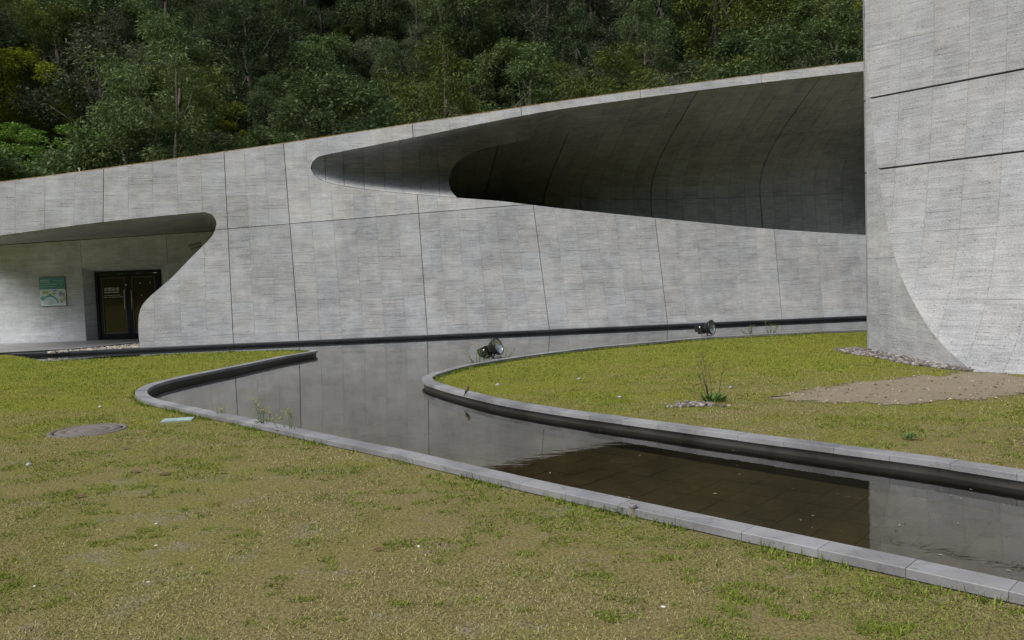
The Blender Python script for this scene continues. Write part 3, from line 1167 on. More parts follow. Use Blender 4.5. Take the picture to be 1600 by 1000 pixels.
# ------------------------------------------------------------------ leaning tower on the right
GZ = [-0.3, 0.0, 0.2, 0.45, 0.7, 1.15, 1.6, 2.26, 2.9, 3.33, 4.66, 6.0, 9.6, 16.5]
GG = [-1.0, -0.25, 0.3, 0.8, 1.15, 1.65, 2.0, 2.33, 2.55, 2.68, 2.98, 3.12, 3.3, 3.5]
gsm = smooth_path(list(zip(GZ, GG)), per=5)
XT, YT = 6.7, 11.8
DS = Vector((0.67, -0.742, 0)).normalized()


def g_of(z):
    return float(np.interp(z, [p[0] for p in gsm], [p[1] for p in gsm]))


tower = empty('concrete_tower', (XT, YT, 0))
tag(tower, 'tall leaning pale concrete tower block at the right edge of the picture', 'tower')
TORG = Vector((XT, YT, 0))


NF = Vector((-DS.y, DS.x, 0))            # horizontal normal of the face, into the tower


def s0_of(z):
    return -NF.x / DS.x * g_of(z) * NF.y + 0.002      # where the face meets the flank


def tface(s, z):
    p = TORG + DS * s + NF * (g_of(z) * NF.y) + Vector((0, 0, z))
    sl = (g_of(z + .02) - g_of(z - .02)) / .04 * NF.y
    return p - TORG, Vector((NF.x, NF.y, -sl)).normalized(), (s, z)


rowsT = [(-0.25, 1.0), (1.0, 2.15), (2.15, 3.315), (3.345, 4.645), (4.675, 5.6), (5.6, 6.9), (6.9, 8.2), (8.2, 9.5), (9.5, 12.5), (12.5, 16.0)]
S_END = 6.2
WCOL = 0.56
for i in range(-5, 12):
    for z0, z1 in rowsT:
        if s0_of(z1) > (i + 1) * WCOL - 0.03: pass
        sa, sb_ = i * WCOL + 0.0013, min((i + 1) * WCOL, S_END) - 0.0013
        if min(s0_of(z0), s0_of(z1)) > sb_ - 0.02: continue

        def cell(a, b, sa=sa, sb_=sb_):
            lo_ = max(sa, s0_of(b))
            return tface(lo_ + (max(sb_, lo_) - lo_) * a, b)
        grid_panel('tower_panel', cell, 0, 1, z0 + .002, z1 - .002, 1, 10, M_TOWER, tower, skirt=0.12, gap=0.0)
vs_, fs = [], []
zz = np.linspace(-0.25, 15.98, 70)
for z in zz:
    for s_ in (s0_of(float(z)) + .03, S_END - 0.01):
        p, nrm, uv = tface(s_, float(z))
        vs_.append(p + nrm * 0.10)
for i in range(69):
    fs.append((2 * i, 2 * i + 1, 2 * i + 3, 2 * i + 2))
mesh_obj('tower_backing', vs_, fs, M_BACK, tower)
# vertical flank left of the curved seam, with a rounded far corner
YB = 14.95
seam = [(YT + g_of(z), z) for z in np.linspace(-0.25, 16.0, 100) if YT + g_of(z) < YB - 0.02]
seam_poly = seam + [(YB, seam[-1][1]), (YB, -0.25)]


def flank(y, z, d):
    return Vector((0 + d, y - YT, z))


colsT = [(Vector((y, 17)), Vector((y, -1))) for y in (12.45, 13.15, 13.85, 14.5)]
polT = cut_panels(seam_poly, colsT, [], lambda u, a, b: [w for w in (1.72, 3.33, 4.66, 6.9) if a + .15 < w < b - .15])
for p in polT:
    q = [(v[0], v[1]) for v in shrink(p, 0.002)]
    plate('flank_panel', q, flank, 0.05, M_FLANK_LIFTED, tower)
# dark backing behind the flank joints, rounded corner and the sides out of sight
vs_, fs, uvs = [], [], []
pathT = [(XT, YB), (XT + .03, YB + .13), (XT + .11, YB + .23), (XT + .25, YB + .27), (XT + 7, YB + .27)]
for (x, y) in pathT:
    for z in (-0.25, 3.315, 3.345, 4.645, 4.675, 16.0):
        vs_.append(Vector((x, y, z)) - TORG)
        uvs.append((x + y, z))
for i in range(len(pathT) - 1):
    for j in (0, 2, 4):
        fs.append((i * 6 + j, (i + 1) * 6 + j, (i + 1) * 6 + j + 1, i * 6 + j + 1))
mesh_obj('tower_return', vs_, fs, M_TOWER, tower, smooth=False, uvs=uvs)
sb = [(v[0], v[1]) for v in shrink(seam_poly, 0.02)]
tri = tessellate_polygon([[Vector((p[0], p[1], 0)) for p in sb]])
mesh_obj('flank_backing', [flank(p[0], p[1], 0.04) for p in sb], [tuple(t) for t in tri], M_BACK, tower)
vs_ = [tface(S_END, float(z))[0] for z in zz] + [Vector((7.0, YB + .27 - YT, -0.25)), Vector((7.0, YB + .27 - YT, 16.0))]
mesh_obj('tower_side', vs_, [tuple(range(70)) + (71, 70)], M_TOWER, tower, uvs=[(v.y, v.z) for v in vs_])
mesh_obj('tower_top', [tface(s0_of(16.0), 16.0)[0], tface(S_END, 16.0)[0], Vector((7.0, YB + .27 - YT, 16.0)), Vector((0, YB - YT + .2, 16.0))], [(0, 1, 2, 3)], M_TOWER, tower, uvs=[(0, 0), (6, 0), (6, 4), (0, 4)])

# ------------------------------------------------------------------ pond outline
ZC = 0.06            # top of the coping
ZW = -0.06           # water


def gpts(l):
    return [(on_z(x, y, ZC).x, on_z(x, y, ZC).y) for x, y in l]


near_px = [(1600, 909), (1397, 866), (1200, 825), (1000, 783), (850, 751.5), (700, 717.5), (635, 703), (537, 683.5), (472, 670), (414, 658), (342, 643.5),
           (271, 629), (244, 622.5), (232, 616), (231, 609), (242, 601.5), (268, 593.5), (310, 584.5), (375, 571.5), (440, 558), (482, 550.8), (495, 548.3), (495, 546), (485, 544.5),
           (468, 543.6), (407, 544.5), (310, 547.5), (180, 555), (70, 560.5)]
isl_px = [(1365, 513), (1160, 523), (1095, 526.6), (1030, 532.5), (932, 541), (835, 552.6), (770, 562), (721, 570.5), (690, 578.5), (668, 585), (659, 590.5), (663, 596), (675, 600.5),
          (705, 609.5), (770, 625), (835, 636.5), (916, 648.5), (1014, 661.5), (1095, 672.5), (1160, 681), (1323, 702.5), (1456, 720), (1600, 742)]


def extend(a, b, d):
    v = Vector(a) - Vector(b)
    v.normalize()
    return tuple(Vector(a) + v * d)


def resample(path, step):
    path = [Vector(p) for p in path]
    ln = [0]
    for a, b in zip(path, path[1:]): ln.append(ln[-1] + (b - a).length)
    n = max(2, int(ln[-1] / step) + 1)
    xs = np.linspace(0, ln[-1], n)
    return [(float(np.interp(x, ln, [p.x for p in path])), float(np.interp(x, ln, [p.y for p in path]))) for x in xs]


near = gpts(near_px)
near = [extend(near[0], near[1], 5.0)] + near
isl = gpts(isl_px)
isl = [extend(isl[0], isl[1], 5.0)] + isl + [extend(isl[-1], isl[-2], 5.0)]
near = resample(smooth_path(near, per=8), 0.11)
isl = resample(smooth_path(isl, per=8), 0.11)
RIMW = 0.28
rim_a, rim_b = wall_pt(wall_uv(20, 556)[0], 0.0) - _nb * RIMW, wall_pt(u_right, 0) - _nb * RIMW
rim = resample([(rim_a.x, rim_a.y), (rim_b.x, rim_b.y)], 0.3)


def offset(path, d):
    """positive d moves to the left of the direction of travel"""
    out = []
    for i, p in enumerate(path):
        a, b = Vector(path[max(i - 1, 0)]), Vector(path[min(i + 1, len(path) - 1)])
        t = (b - a).normalized()
        out.append((p[0] - t.y * d, p[1] + t.x * d))
    return out


# travelling near (right to left), rim (left to right), island (right to left to right): land lies on the left of near,
# the building on the left of the rim, the island on its left as well
pond_ring = near + rim + isl


def strip_wall(name, path, off, z0, z1, mat, parent):
    q = offset(path, off)
    vs_ = [(x, y, z) for x, y in q for z in (z0, z1)]
    fs = [(2 * i, 2 * i + 2, 2 * i + 3, 2 * i + 1) for i in range(len(q) - 1)]
    return mesh_obj(name, vs_, fs, mat, parent)


def coping(thing_name, label, path, width, stone, mat, mat_wall, thick=0.05, ztop=ZC, bevel=0.003):
    t = empty(thing_name, (path[0][0], path[0][1], 0))
    tag(t, label, 'coping')
    o = Vector((path[0][0], path[0][1], 0))
    inner = path
    outer = offset(path, width)
    ln = [0]
    for a, b in zip(path, path[1:]): ln.append(ln[-1] + math.hypot(a[0] - b[0], a[1] - b[1]))
    nst = max(1, round(ln[-1] / stone))
    bnd = np.linspace(0, ln[-1], nst + 1)

    def at(pa, s):
        return Vector((float(np.interp(s, ln, [p[0] for p in pa])), float(np.interp(s, ln, [p[1] for p in pa])), 0)) - o
    g = 0.0014
    for k in range(nst):
        ss = np.linspace(bnd[k] + g, bnd[k + 1] - g, 5)
        dz = random.uniform(-0.0015, 0.0015)
        prof = [(0.0, -thick), (0.0, -bevel), (bevel / width, 0.0), (1 - bevel / width, 0.0), (1.0, -bevel), (1.0, -thick)]
        vs_ = []
        for s in ss:
            a, b = at(inner, s), at(outer, s)
            for fr_, z in prof:
                q = a.lerp(b, fr_)
                vs_.append((q.x, q.y, ztop + z + dz))
        m = len(prof)
        fs = [(i * m + j, i * m + j + 1, (i + 1) * m + j + 1, (i + 1) * m + j) for i in range(4) for j in range(m - 1)]
        fs += [(i * m + m - 1, i * m, (i + 1) * m, (i + 1) * m + m - 1) for i in range(4)]
        fs += [tuple(range(m))[::-1], tuple(range(4 * m, 5 * m))]
        mesh_obj('coping_stone', vs_, fs, mat, t)
    w = strip_wall('pond_wall', [(p[0] - o.x, p[1] - o.y) for p in path], 0.035, -0.36, ztop - thick + 0.004, mat_wall, t)
    w2 = strip_wall('curb_back', [(p[0] - o.x, p[1] - o.y) for p in path], width - 0.012, -0.1, ztop - thick + 0.004, M_COPING if mat is M_COPING else mat, t)
    return t


tip_i = max(range(len(near)), key=lambda i: near[i][0] if near[i][1] > 15 else -99) + 4
near_a, near_b = near[:tip_i], near[tip_i - 1:]
coping('pond_coping', 'grey stone pond coping along the near lawn, bending back at the left', near_a, 0.17, 0.46, M_COPING, M_PONDWALL)
coping('pond_coping', 'grey stone pond coping round the grassy spit that carries the floodlights', isl, 0.17, 0.46, M_COPING, M_PONDWALL)
coping('pond_coping', 'thin black stone rim of the pond along the foot of the long wall', rim, RIMW + 0.05, 1.5, M_RIM, M_RIM, ztop=0.03)

tag(strip_wall('channel_wall', near_b, 0.035, -0.36, 0.0, M_PONDWALL, None), 'dark wall of the narrow channel behind the grassy point', 'wall')
# water and pond bed
wr = [(p[0], p[1]) for p in offset(near, 0.03) + offset(rim, 0.03) + offset(isl, 0.03)]
tri = tessellate_polygon([[Vector((p[0], p[1], 0)) for p in wr]])
water = mesh_obj('pond_water', [(p[0], p[1], ZW) for p in wr], [tuple(t) for t in tri], M_WATER)
tag(water, kind='structure')
bm = bmesh.new(); bm.from_mesh(water.data)
for f in bm.faces:
    if f.normal.z < 0: f.normal_flip()
bm.to_mesh(water.data); bm.free()


def inside(poly, x, y):
    c = False
    n = len(poly)
    j = n - 1
    for i in range(n):
        if (poly[i][1] > y) != (poly[j][1] > y) and x < (poly[j][0] - poly[i][0]) * (y - poly[i][1]) / (poly[j][1] - poly[i][1]) + poly[i][0]:
            c = not c
        j = i
    return c


WR = np.array(wr)


def inside_np(poly, x, y):
    c = np.zeros(x.shape, bool)
    P = np.array(poly)
    j = len(P) - 1
    for i in range(len(P)):
        yi, yj, xi, xj = P[i, 1], P[j, 1], P[i, 0], P[j, 0]
        cond = ((yi > y) != (yj > y))
        with np.errstate(divide='ignore', invalid='ignore'):
            c ^= cond & (x < (xj - xi) * (y - yi) / (yj - yi + 1e-12) + xi)
        j = i
    return c


r5 = np.random.default_rng(77)
fx, fy = r5.uniform(-10, 8, 4000), 3.2 * (20 / 3.2) ** r5.random(4000)
okf = inside_np(wr, fx, fy)
fx, fy = fx[okf][:420], fy[okf][:420]
m_ = len(fx)
fa, fl = r5.uniform(0, 6.28, m_), r5.uniform(.006, .018, m_)
b_ = np.stack([fx, fy, np.full(m_, ZW + .004)], 1)
e_ = np.stack([np.cos(fa), np.sin(fa), 0 * fa], 1) * fl[:, None]
h_e = np.stack([-np.sin(fa), np.cos(fa), 0 * fa], 1) * fl[:, None] * .4
VF, CF = np.stack([b_ - e_, b_ + h_e, b_ + e_, b_ - h_e], 1).reshape(-1, 3), np.repeat(np.where(r5.random((m_, 1)) < .35, [[.30, .27, .20, 1]], [[.05, .045, .03, 1]]), 4, 0)
ZB = -0.27
bed = mesh_obj('pond_bed', [(-30, 0, ZB - 0.03), (30, 0, ZB - 0.03), (30, 30, ZB - 0.03), (-30, 30, ZB - 0.03)], [(0, 1, 2, 3)], M_BED)
tag(bed, kind='structure')
ta = R(48)
tx, ty = Vector((math.cos(ta), math.sin(ta))), Vector((-math.sin(ta), math.cos(ta)))
TS = 0.30
tile_me = None
cands = []
for i in range(-75, 75):
    for j in range(-75, 75):
        c = tx * (i * TS) + ty * (j * TS) + Vector((3, 9))
        if not (-0.9 < c.x / max(c.y, .1) < 0.95 and c.y < 24): continue
        pts = [c + tx * a + ty * b for a in (-.15, .15) for b in (-.15, .15)]
        if any(inside(wr, q.x, q.y) for q in pts):
            if -0.9 < c.x / max(c.y, .1) < 0.95 and c.y < 24:
                cands.append((c.length, c))
cands.sort(key=lambda t: t[0])
for d_, c in cands[:280]:
    if tile_me is None:
        h_ = TS / 2 - 0.0010
        to = MB().box((0, 0, 0), (h_ * 2, h_ * 2, 0.03), bev=0.003).build('bed_tile', M_TILE, bed)
        tile_me = to.data
    else:
        to = bpy.data.objects.new('bed_tile', tile_me)
        COL.objects.link(to)
        to.parent = bed
    to.location = (c.x, c.y, ZB - 0.005 + random.uniform(-.002, .002))
    to.rotation_euler = (0, 0, ta)
rest = MB()
h_ = TS / 2 - 0.0010
for d_, c in cands[280:]:
    q = [c + tx * a + ty * b for a, b in ((-h_, -h_), (h_, -h_), (h_, h_), (-h_, h_))]
    rest.add([(v.x, v.y, ZB + .01) for v in q], [(0, 1, 2, 3)])
tag(rest.build('bed_tiles', M_TILE, bed), kind='stuff')

# ------------------------------------------------------------------ lawn sheet with the pond cut out
hole = offset(near, 0.08) + offset(rim, 0.13) + offset(isl, 0.08)
# finer triangulation is not needed: the relief comes from blades and material
B_ = 450
outer_ = [(-B_, -B_), (B_, -B_), (B_, B_), (-B_, B_)]
loops = [[Vector((p[0], p[1], 0)) for p in outer_], [Vector((p[0], p[1], 0)) for p in hole]]
tri = tessellate_polygon(loops)
allp = outer_ + hole
lawn = mesh_obj('lawn', [(p[0], p[1], 0.0) for p in allp], [tuple(t) for t in tri], M_GROUND)
bm = bmesh.new(); bm.from_mesh(lawn.data)
for f in bm.faces:
    if f.normal.z < 0: f.normal_flip()
bm.to_mesh(lawn.data); bm.free()
tag(lawn, kind='structure')

# paved apron in front of the door, with a black edge
ap = [on_z(-70, 556.5, 0.03), on_z(0, 552.5, 0.03), on_z(130, 545, 0.03), on_z(216, 536.5, 0.03), on_z(300, 531, .03), Vector((XR, YD, .03)), Vector((XL, YD, .03))]
na_ = len(ap)
apron = mesh_obj('paved_apron', [(p.x, p.y, 0.03) for p in ap] + [(p.x, p.y, -0.3) for p in ap],
                 [tuple(range(na_))] + [(i, i + na_, (i + 1) % na_ + na_, (i + 1) % na_) for i in range(na_)], M_PAVE)
tag(apron, kind='structure')
kb = MB()
kp = [Vector((p.x, p.y, 0.028)) for p in ap[:5]]
for a, b in zip(kp, kp[1:]):
    d_ = (b - a)
    ang = math.atan2(d_.y, d_.x)
    kb.box((a + b) / 2 + Vector((0, -0.07, 0.0)), (d_.length, 0.12, 0.06), Matrix.Rotation(ang, 3, 'Z'))
ke = kb.build('apron_edge', M_RIM)
tag(ke, 'black stone edging of the paved apron in front of the glazed door', 'edging')


# ------------------------------------------------------------------ pebbles
def pebble_bed(name, pts, label, smin, smax, cols, seed=0, z=0.0):
    r2 = np.random.default_rng(seed)
    ico = bmesh.new()
    bmesh.ops.create_icosphere(ico, subdivisions=1, radius=1)
    ico.verts.index_update()
    bv = np.array([v.co for v in ico.verts])
    bf = np.array([[v.index for v in f.verts] for f in ico.faces])
    ico.free()
    V, Fc, C = [], [], []
    for k, (x, y) in enumerate(pts):
        s = r2.uniform(smin, smax)
        sc = np.array([s * r2.uniform(.8, 1.5), s * r2.uniform(.7, 1.2), s * r2.uniform(.4, .8)])
        an = r2.uniform(0, 6.28)
        q = bv * (1 + r2.uniform(-.18, .18, (len(bv), 1))) * sc
        ca, sa = math.cos(an), math.sin(an)
        q = np.stack([q[:, 0] * ca - q[:, 1] * sa + x, q[:, 0] * sa + q[:, 1] * ca + y, q[:, 2] + z + sc[2] * 0.5], 1)
        Fc.append(bf + len(V) * len(bv))
        V.append(q)
        c = np.array(cols[r2.integers(len(cols))]) * r2.uniform(.7, 1.3)
        C.append(np.tile(np.append(c, 1), (len(bv), 1)))
    V, Fc, C = np.concatenate(V), np.concatenate(Fc), np.concatenate(C)
    o = tri_mesh(name, V, Fc, C, M_PEBBLE)
    tag(o, label, None, kind='stuff')
    return o


def tri_mesh(name, V, Fc, C, mat):
    me = bpy.data.meshes.new(name)
    k = Fc.shape[1]
    me.vertices.add(len(V)); me.vertices.foreach_set('co', V.astype(np.float32).ravel())
    me.loops.add(Fc.size); me.loops.foreach_set('vertex_index', Fc.astype(np.int32).ravel())
    me.polygons.add(len(Fc)); me.polygons.foreach_set('loop_start', np.arange(0, Fc.size, k, dtype=np.int32))
    me.update(calc_edges=True)
    if C is not None:
        at = me.attributes.new('tint', 'FLOAT_COLOR', 'POINT')
        at.data.foreach_set('color', C.astype(np.float32).ravel())
    me.materials.append(mat)
    me.validate()
    o = bpy.data.objects.new(name, me)
    COL.objects.link(o)
    return o


tag(tri_mesh('floating_flecks', VF, np.arange(len(VF)).reshape(-1, 4), CF, M_PEBBLE), 'tiny leaf bits floating on the pond', None, kind='stuff')
GREYS = [(.12, .115, .11), (.18, .17, .16), (.075, .07, .07), (.16, .125, .10), (.24, .23, .22)]
r3 = np.random.default_rng(5)
# along the foot of the tower
pts = []
foot = [(XT, YB + .2), (XT, 14.0), (XT, 13.0), (XT, 12.2), (XT + .05, 11.75)]
for k in range(1500):
    t = r3.uniform(0, 1)
    y = 15.3 - t * 3.7
    wd = 0.55 if y > 14.0 else (0.42 if y > 12.6 else 0.42 * max(0.12, (y - 11.3) / 1.3))
    pts.append((XT - r3.uniform(0.0, 1) ** 0.8 * wd + 0.02, y))
pebble_bed('gravel', pts, 'grey pebbles strewn along the foot of the tower', 0.022, 0.05, GREYS, 2)
# between the pond rim and the apron edge by the door
ga, gb_, gc = on_z(60, 556, 0), on_z(241, 546, 0), on_z(222, 537, 0)
gd = on_z(110, 548.5, 0)
pts = []
while len(pts) < 900:
    px_, py_ = r3.uniform(75, 238), r3.uniform(535, 556)
    lo = 556 + (px_ - 60) / 181 * -10.5
    hi = np.interp(px_, [75, 130, 216, 238], [551, 547, 538, 541])
    if hi < py_ < lo - 2.5:
        q = on_z(px_, py_, 0)
        pts.append((q.x, q.y))
pebble_bed('gravel', pts, 'pale gravel wedge between the pond rim and the paved apron', 0.03, 0.06, [(.28, .255, .22), (.2, .18, .16), (.34, .31, .28)], 3)
# small patch beside the tall weed on the island
pts = []
while len(pts) < 170:
    a, b = r3.normal(), r3.normal()
    q = on_z(1085 + a * 17, 633 + b * 1.6, 0)
    pts.append((q.x, q.y))
pebble_bed('gravel', pts, 'small patch of grey pebbles beside the tall dry weed', 0.014, 0.034, GREYS, 4)

# ------------------------------------------------------------------ bare earth patch on the island
bp_px = [(1185, 622), (1230, 612), (1330, 598), (1450, 586), (1530, 580), (1600, 588), (1700, 596), (1700, 628), (1600, 618), (1500, 628), (1400, 634), (1290, 632), (1220, 629)]
dirt_ring = smooth_path([(on_z(x, y, 0).x, on_z(x, y, 0).y) for x, y in bp_px + bp_px[:1]], per=8)[:-1]
dirt_ring = resample(dirt_ring + dirt_ring[:1], .04)[:-1]
_n = [float(vnoise(np.array([x * 3.1]), np.array([y * 3.1]), 77, 4)[0]) - .5 for x, y in dirt_ring]
dirt_ring = [(x + q_ * .35, y + q_ * .7) for (x, y), q_ in zip(dirt_ring, _n)]
cxd, cyd = sum(p[0] for p in dirt_ring) / len(dirt_ring), sum(p[1] for p in dirt_ring) / len(dirt_ring)
big_ring = [(cxd + (x - cxd) * 1.05, cyd + (y - cyd) * 1.16) for x, y in dirt_ring]
in_ring = [(cxd + (x - cxd) * .84, cyd + (y - cyd) * .62) for x, y in dirt_ring]
nd_ = len(dirt_ring)
tri = [tuple(i + nd_ for i in t) for t in tessellate_polygon([[Vector((p[0], p[1], 0)) for p in in_ring]])]
tri += [(i, (i + 1) % nd_, (i + 1) % nd_ + nd_, i + nd_) for i in range(nd_)]
kd = NT('bare_earth')
pos = kd.n('ShaderNodeNewGeometry').outputs['Position']
n1, n2 = kd.noise(pos, 60, 4, .75), kd.noise(pos, 1.5, 4, .6)
cd = kd.mix(kd.remap(n1, .3, .7), rgb(.115, .090, .058), rgb(.265, .218, .150))
cd = kd.mix(kd.remap(n2, .35, .7), cd, rgb(.205, .168, .112))
kd.set(kd.p.inputs['Base Color'], cd)
kd.p.inputs['Roughness'].default_value = .95
kd.bump(n1, .8, .02)
eg = kd.n('ShaderNodeAttribute', attribute_name='cover').outputs['Fac']
nf = kd.math('ADD', kd.math('MULTIPLY', kd.noise(pos, 7.0, 5, .7), .7), kd.math('MULTIPLY', kd.noise(pos, 40.0, 3, .7), .3))
cover = kd.remap(kd.math('ADD', eg, kd.math('MULTIPLY', kd.math('SUBTRACT', nf, .5), 2.2)), .38, .52)
mxd, trd = kd.n('ShaderNodeMixShader'), kd.n('ShaderNodeBsdfTransparent')
kd.set(mxd.inputs[0], cover)
kd.set(mxd.inputs[1], trd.outputs[0])
kd.set(mxd.inputs[2], kd.p.outputs[0])
kd.set(kd.out.inputs['Surface'], mxd.outputs[0])
dirt = mesh_obj('bare_earth', [(p[0], p[1], 0.006) for p in big_ring + in_ring], [tuple(t) for t in tri], kd.m)
cv = dirt.data.attributes.new('cover', 'FLOAT', 'POINT')
cv.data.foreach_set('value', [0.0] * nd_ + [1.0] * nd_)
tag(dirt, kind='structure')
bm = bmesh.new(); bm.from_mesh(dirt.data)
for f in bm.faces:
    if f.normal.z < 0: f.normal_flip()
bm.to_mesh(dirt.data); bm.free()
pts = []
while len(pts) < 380:
    px_, py_ = r3.uniform(1190, 1640), r3.uniform(582, 636)
    q = on_z(px_, py_, 0)
    if inside(dirt_ring, q.x, q.y): pts.append((q.x, q.y))
pebble_bed('earth_crumbs', pts, 'loose crumbs of earth on the bare patch', 0.006, 0.018, [(.2, .16, .11), (.12, .085, .06), (.33, .28, .22)], 6, 0.004)

# ------------------------------------------------------------------ grass blades
def in_view(x, y, m=1.5):
    return (np.abs(x) < 0.66 * y + m)


keep_out = []          # (x, y, radius) circles without grass


def grass(name, label, n, y0, y1, blade, hgt, dens_fn, col_fn, seed, flat=0.8):
    r = np.random.default_rng(seed)
    # sample y so that density falls off as 1/y
    t = r.random(n)
    y = y0 * (y1 / y0) ** t if y0 > 0 else r.uniform(y0, y1, n)
    x = r.uniform(-1, 1, n) * (0.66 * y + 1.2)
    ok = ~inside_np(hole_out, x, y)
    wy = WO.y + 0.129 * (x - WO.x)
    ok &= y < wy - 0.9
    ok &= ~((x > XT - 0.45) & (y > 12.0) & (x < 14) & (y < 15.9) & (x > XT - 0.45))
    ok &= ~((x > XT - .02 - np.clip((y - 11.3) * .3, 0, .35)) & (y > 11.2) & (y < 15.5))
    ok &= ~inside_np(dirt_ring, x + r.normal(0, .22, n), y + r.normal(0, .40, n))
    for kx, ky, kr in keep_out:
        ok &= ((x - kx) ** 2 + (y - ky) ** 2) > kr * kr
    ok &= r.random(n) < dens_fn(x, y)
    x, y = x[ok], y[ok]
    m = len(x)
    dist = np.sqrt(x * x + y * y)
    L = blade * r.uniform(.5, 1.35, m) * (0.75 + dist * 0.035)
    W = 0.0030 * (0.8 + dist * 0.10) * r.uniform(.7, 1.3, m)
    an = r.uniform(0, 2 * np.pi, m)
    el = np.clip(r.normal(hgt, .25, m), .05, 1.4)
    dx, dy, dz = np.cos(an) * np.cos(el), np.sin(an) * np.cos(el), np.sin(el)
    sx, sy = -np.sin(an), np.cos(an)
    base = np.stack([x, y, np.full(m, -0.002)], 1)
    tip = base + np.stack([dx, dy, dz], 1) * L[:, None]
    sd_ = np.stack([sx, sy, np.zeros(m)], 1) * W[:, None]
    V = np.stack([base - sd_, base + sd_, tip], 1).reshape(-1, 3)
    Fc = np.arange(3 * m).reshape(-1, 3)
    C = col_fn(x, y, r)
    C = np.repeat(np.concatenate([C, np.ones((m, 1))], 1), 3, 0)
    o = tri_mesh(name, V, Fc, C, M_BLADE)
    tag(o, label, None, kind='stuff')
    return o


hole_out = offset(near_a, 0.18) + offset(near_b, 0.02) + offset(rim, 0.28) + offset(isl, 0.18)
man = on_z(138, 673, 0)
keep_out.append((man.x, man.y, 0.34))
pl = on_z(278, 657, 0)
keep_out.append((pl.x, pl.y, 0.20))
DRY = np.array([.272, .240, .098])
STRAW = np.array([.36, .315, .19])
GRN = np.array([.165, .200, .036])
LUSH = np.array([.240, .270, .034])


def greenness(x, y):
    n_ = vnoise(x * .55, y * .55, 3, 4)
    n2_ = vnoise(x * 2.2, y * 2.2, 9, 3)
    g = (n_ - .5) * 3.2 + (n2_ - .5) * 2.6 + 0.64
    near_side = y < 9.5
    # the spit at the far left and the back of the island are lush, the middle is dry
    g = g + np.clip((y - 7.5) / 7.5, 0, 1) * np.where(x < 1.5, 1.3, 0.5)
    g = g + np.clip((y - 11.2) / 1.5, 0, 1) * np.where(x > 1.0, 0.4, 0.0)
    g = g - np.where((x > 2.0) & (y < 11.5), 0.12, 0) - 0.06 * np.clip((9.0 - y) / 3.0, 0, 1)
    return np.clip(g, 0, 1)


def turf_col(x, y, r):
    g = greenness(x, y)
    g = np.clip(g + r.normal(0, .18, len(x)), 0, 1)[:, None]
    st = (r.random((len(x), 1)) < .36)
    dry = np.where(st, STRAW, DRY)
    gl_ = GRN + (LUSH - GRN) * np.clip((y[:, None] - 6) / 6, 0, 1)
    c = dry * (1 - g) + gl_ * g
    return c * r.uniform(.45, 1.4, (len(x), 1))


def turf_den(x, y):
    s = vnoise(x * 1.7, y * 1.7, 21, 4)
    s2 = vnoise(x * .6, y * .6, 33, 3)
    bare = np.clip((s * .65 + s2 * .35 - .485) / .07, 0, 1)
    bare *= np.clip((9.0 - y) / 2.0, 0.25, 1)
    return 1 - .85 * bare


grass('turf', 'short patchy lawn grass, dry straw mixed with green', 1000000, 2.6, 25, 0.021, .38, turf_den, turf_col, 1)

# thicker green clumps
def clump_den(x, y):
    a = vnoise(x * .9 + 3, y * 1.5, 41, 3)
    b = vnoise(x * 4.5, y * 7.0, 42, 3)
    c = vnoise(x * 16, y * 16, 43, 2)
    g = greenness(x, y)
    v = a * .42 + b * .58 + (g - .4) * .10
    return np.clip((v - .535) / .06, 0, 1) * np.clip(c * 2.2 - .6, 0, 1)


def clump_col(x, y, r):
    c = np.where(r.random((len(x), 1)) < .8, np.array([.135, .185, .026]), np.array([.21, .23, .05]))
    return c * r.uniform(.6, 1.35, (len(x), 1))


grass('green_tufts', 'scattered thicker tufts of green grass in the lawn', 800000, 2.6, 22, 0.032, .6, clump_den, clump_col, 2)


# fringe along the coping
def fringe(path, off0, off1, n, seed, y_max=30):
    r = np.random.default_rng(seed)
    pa = offset(path, off0)
    i = r.integers(0, len(pa) - 1, n)
    P = np.array(pa)[i] + r.normal(0, .05, (n, 2))
    return P


def fringe_mesh(name, label, seed):
    r = np.random.default_rng(seed)
    P = np.concatenate([np.array(offset(near, .20))[r.integers(0, len(near) - 1, 9000)] + r.normal(0, .03, (9000, 2)),
                        np.array(offset(isl, .20))[r.integers(0, len(isl) - 1, 9000)] + r.normal(0, .03, (9000, 2))])
    x, y = P[:, 0], P[:, 1]
    nn_ = vnoise(x * 3, y * 3, 71, 3)
    ok = (nn_ + r.normal(0, .08, len(x)) > .52) & (np.abs(x) < .7 * y + 1) & ~inside_np(offset(near, .168) + offset(rim, .265) + offset(isl, .168), x, y) & (y < 22)
    x, y = x[ok], y[ok]
    m = len(x)
    L = r.uniform(.02, .075, m)
    an, el = r.uniform(0, 6.283, m), np.clip(r.normal(.9, .3, m), .2, 1.5)
    b = np.stack([x, y, np.zeros(m)], 1)
    t = b + np.stack([np.cos(an) * np.cos(el), np.sin(an) * np.cos(el), np.sin(el)], 1) * L[:, None]
    W = (.003 + .0004 * y)[:, None]
    s_ = np.stack([-np.sin(an), np.cos(an), 0 * an], 1) * W
    V = np.stack([b - s_, b + s_, t], 1).reshape(-1, 3)
    C = np.repeat(np.concatenate([clump_col(x, y, r), np.ones((m, 1))], 1), 3, 0)
    tag(tri_mesh(name, V, np.arange(3 * m).reshape(-1, 3), C, M_BLADE), label, None, kind='stuff')


fringe_mesh('edge_grass', 'uneven grass growing up against the stone coping', 8)

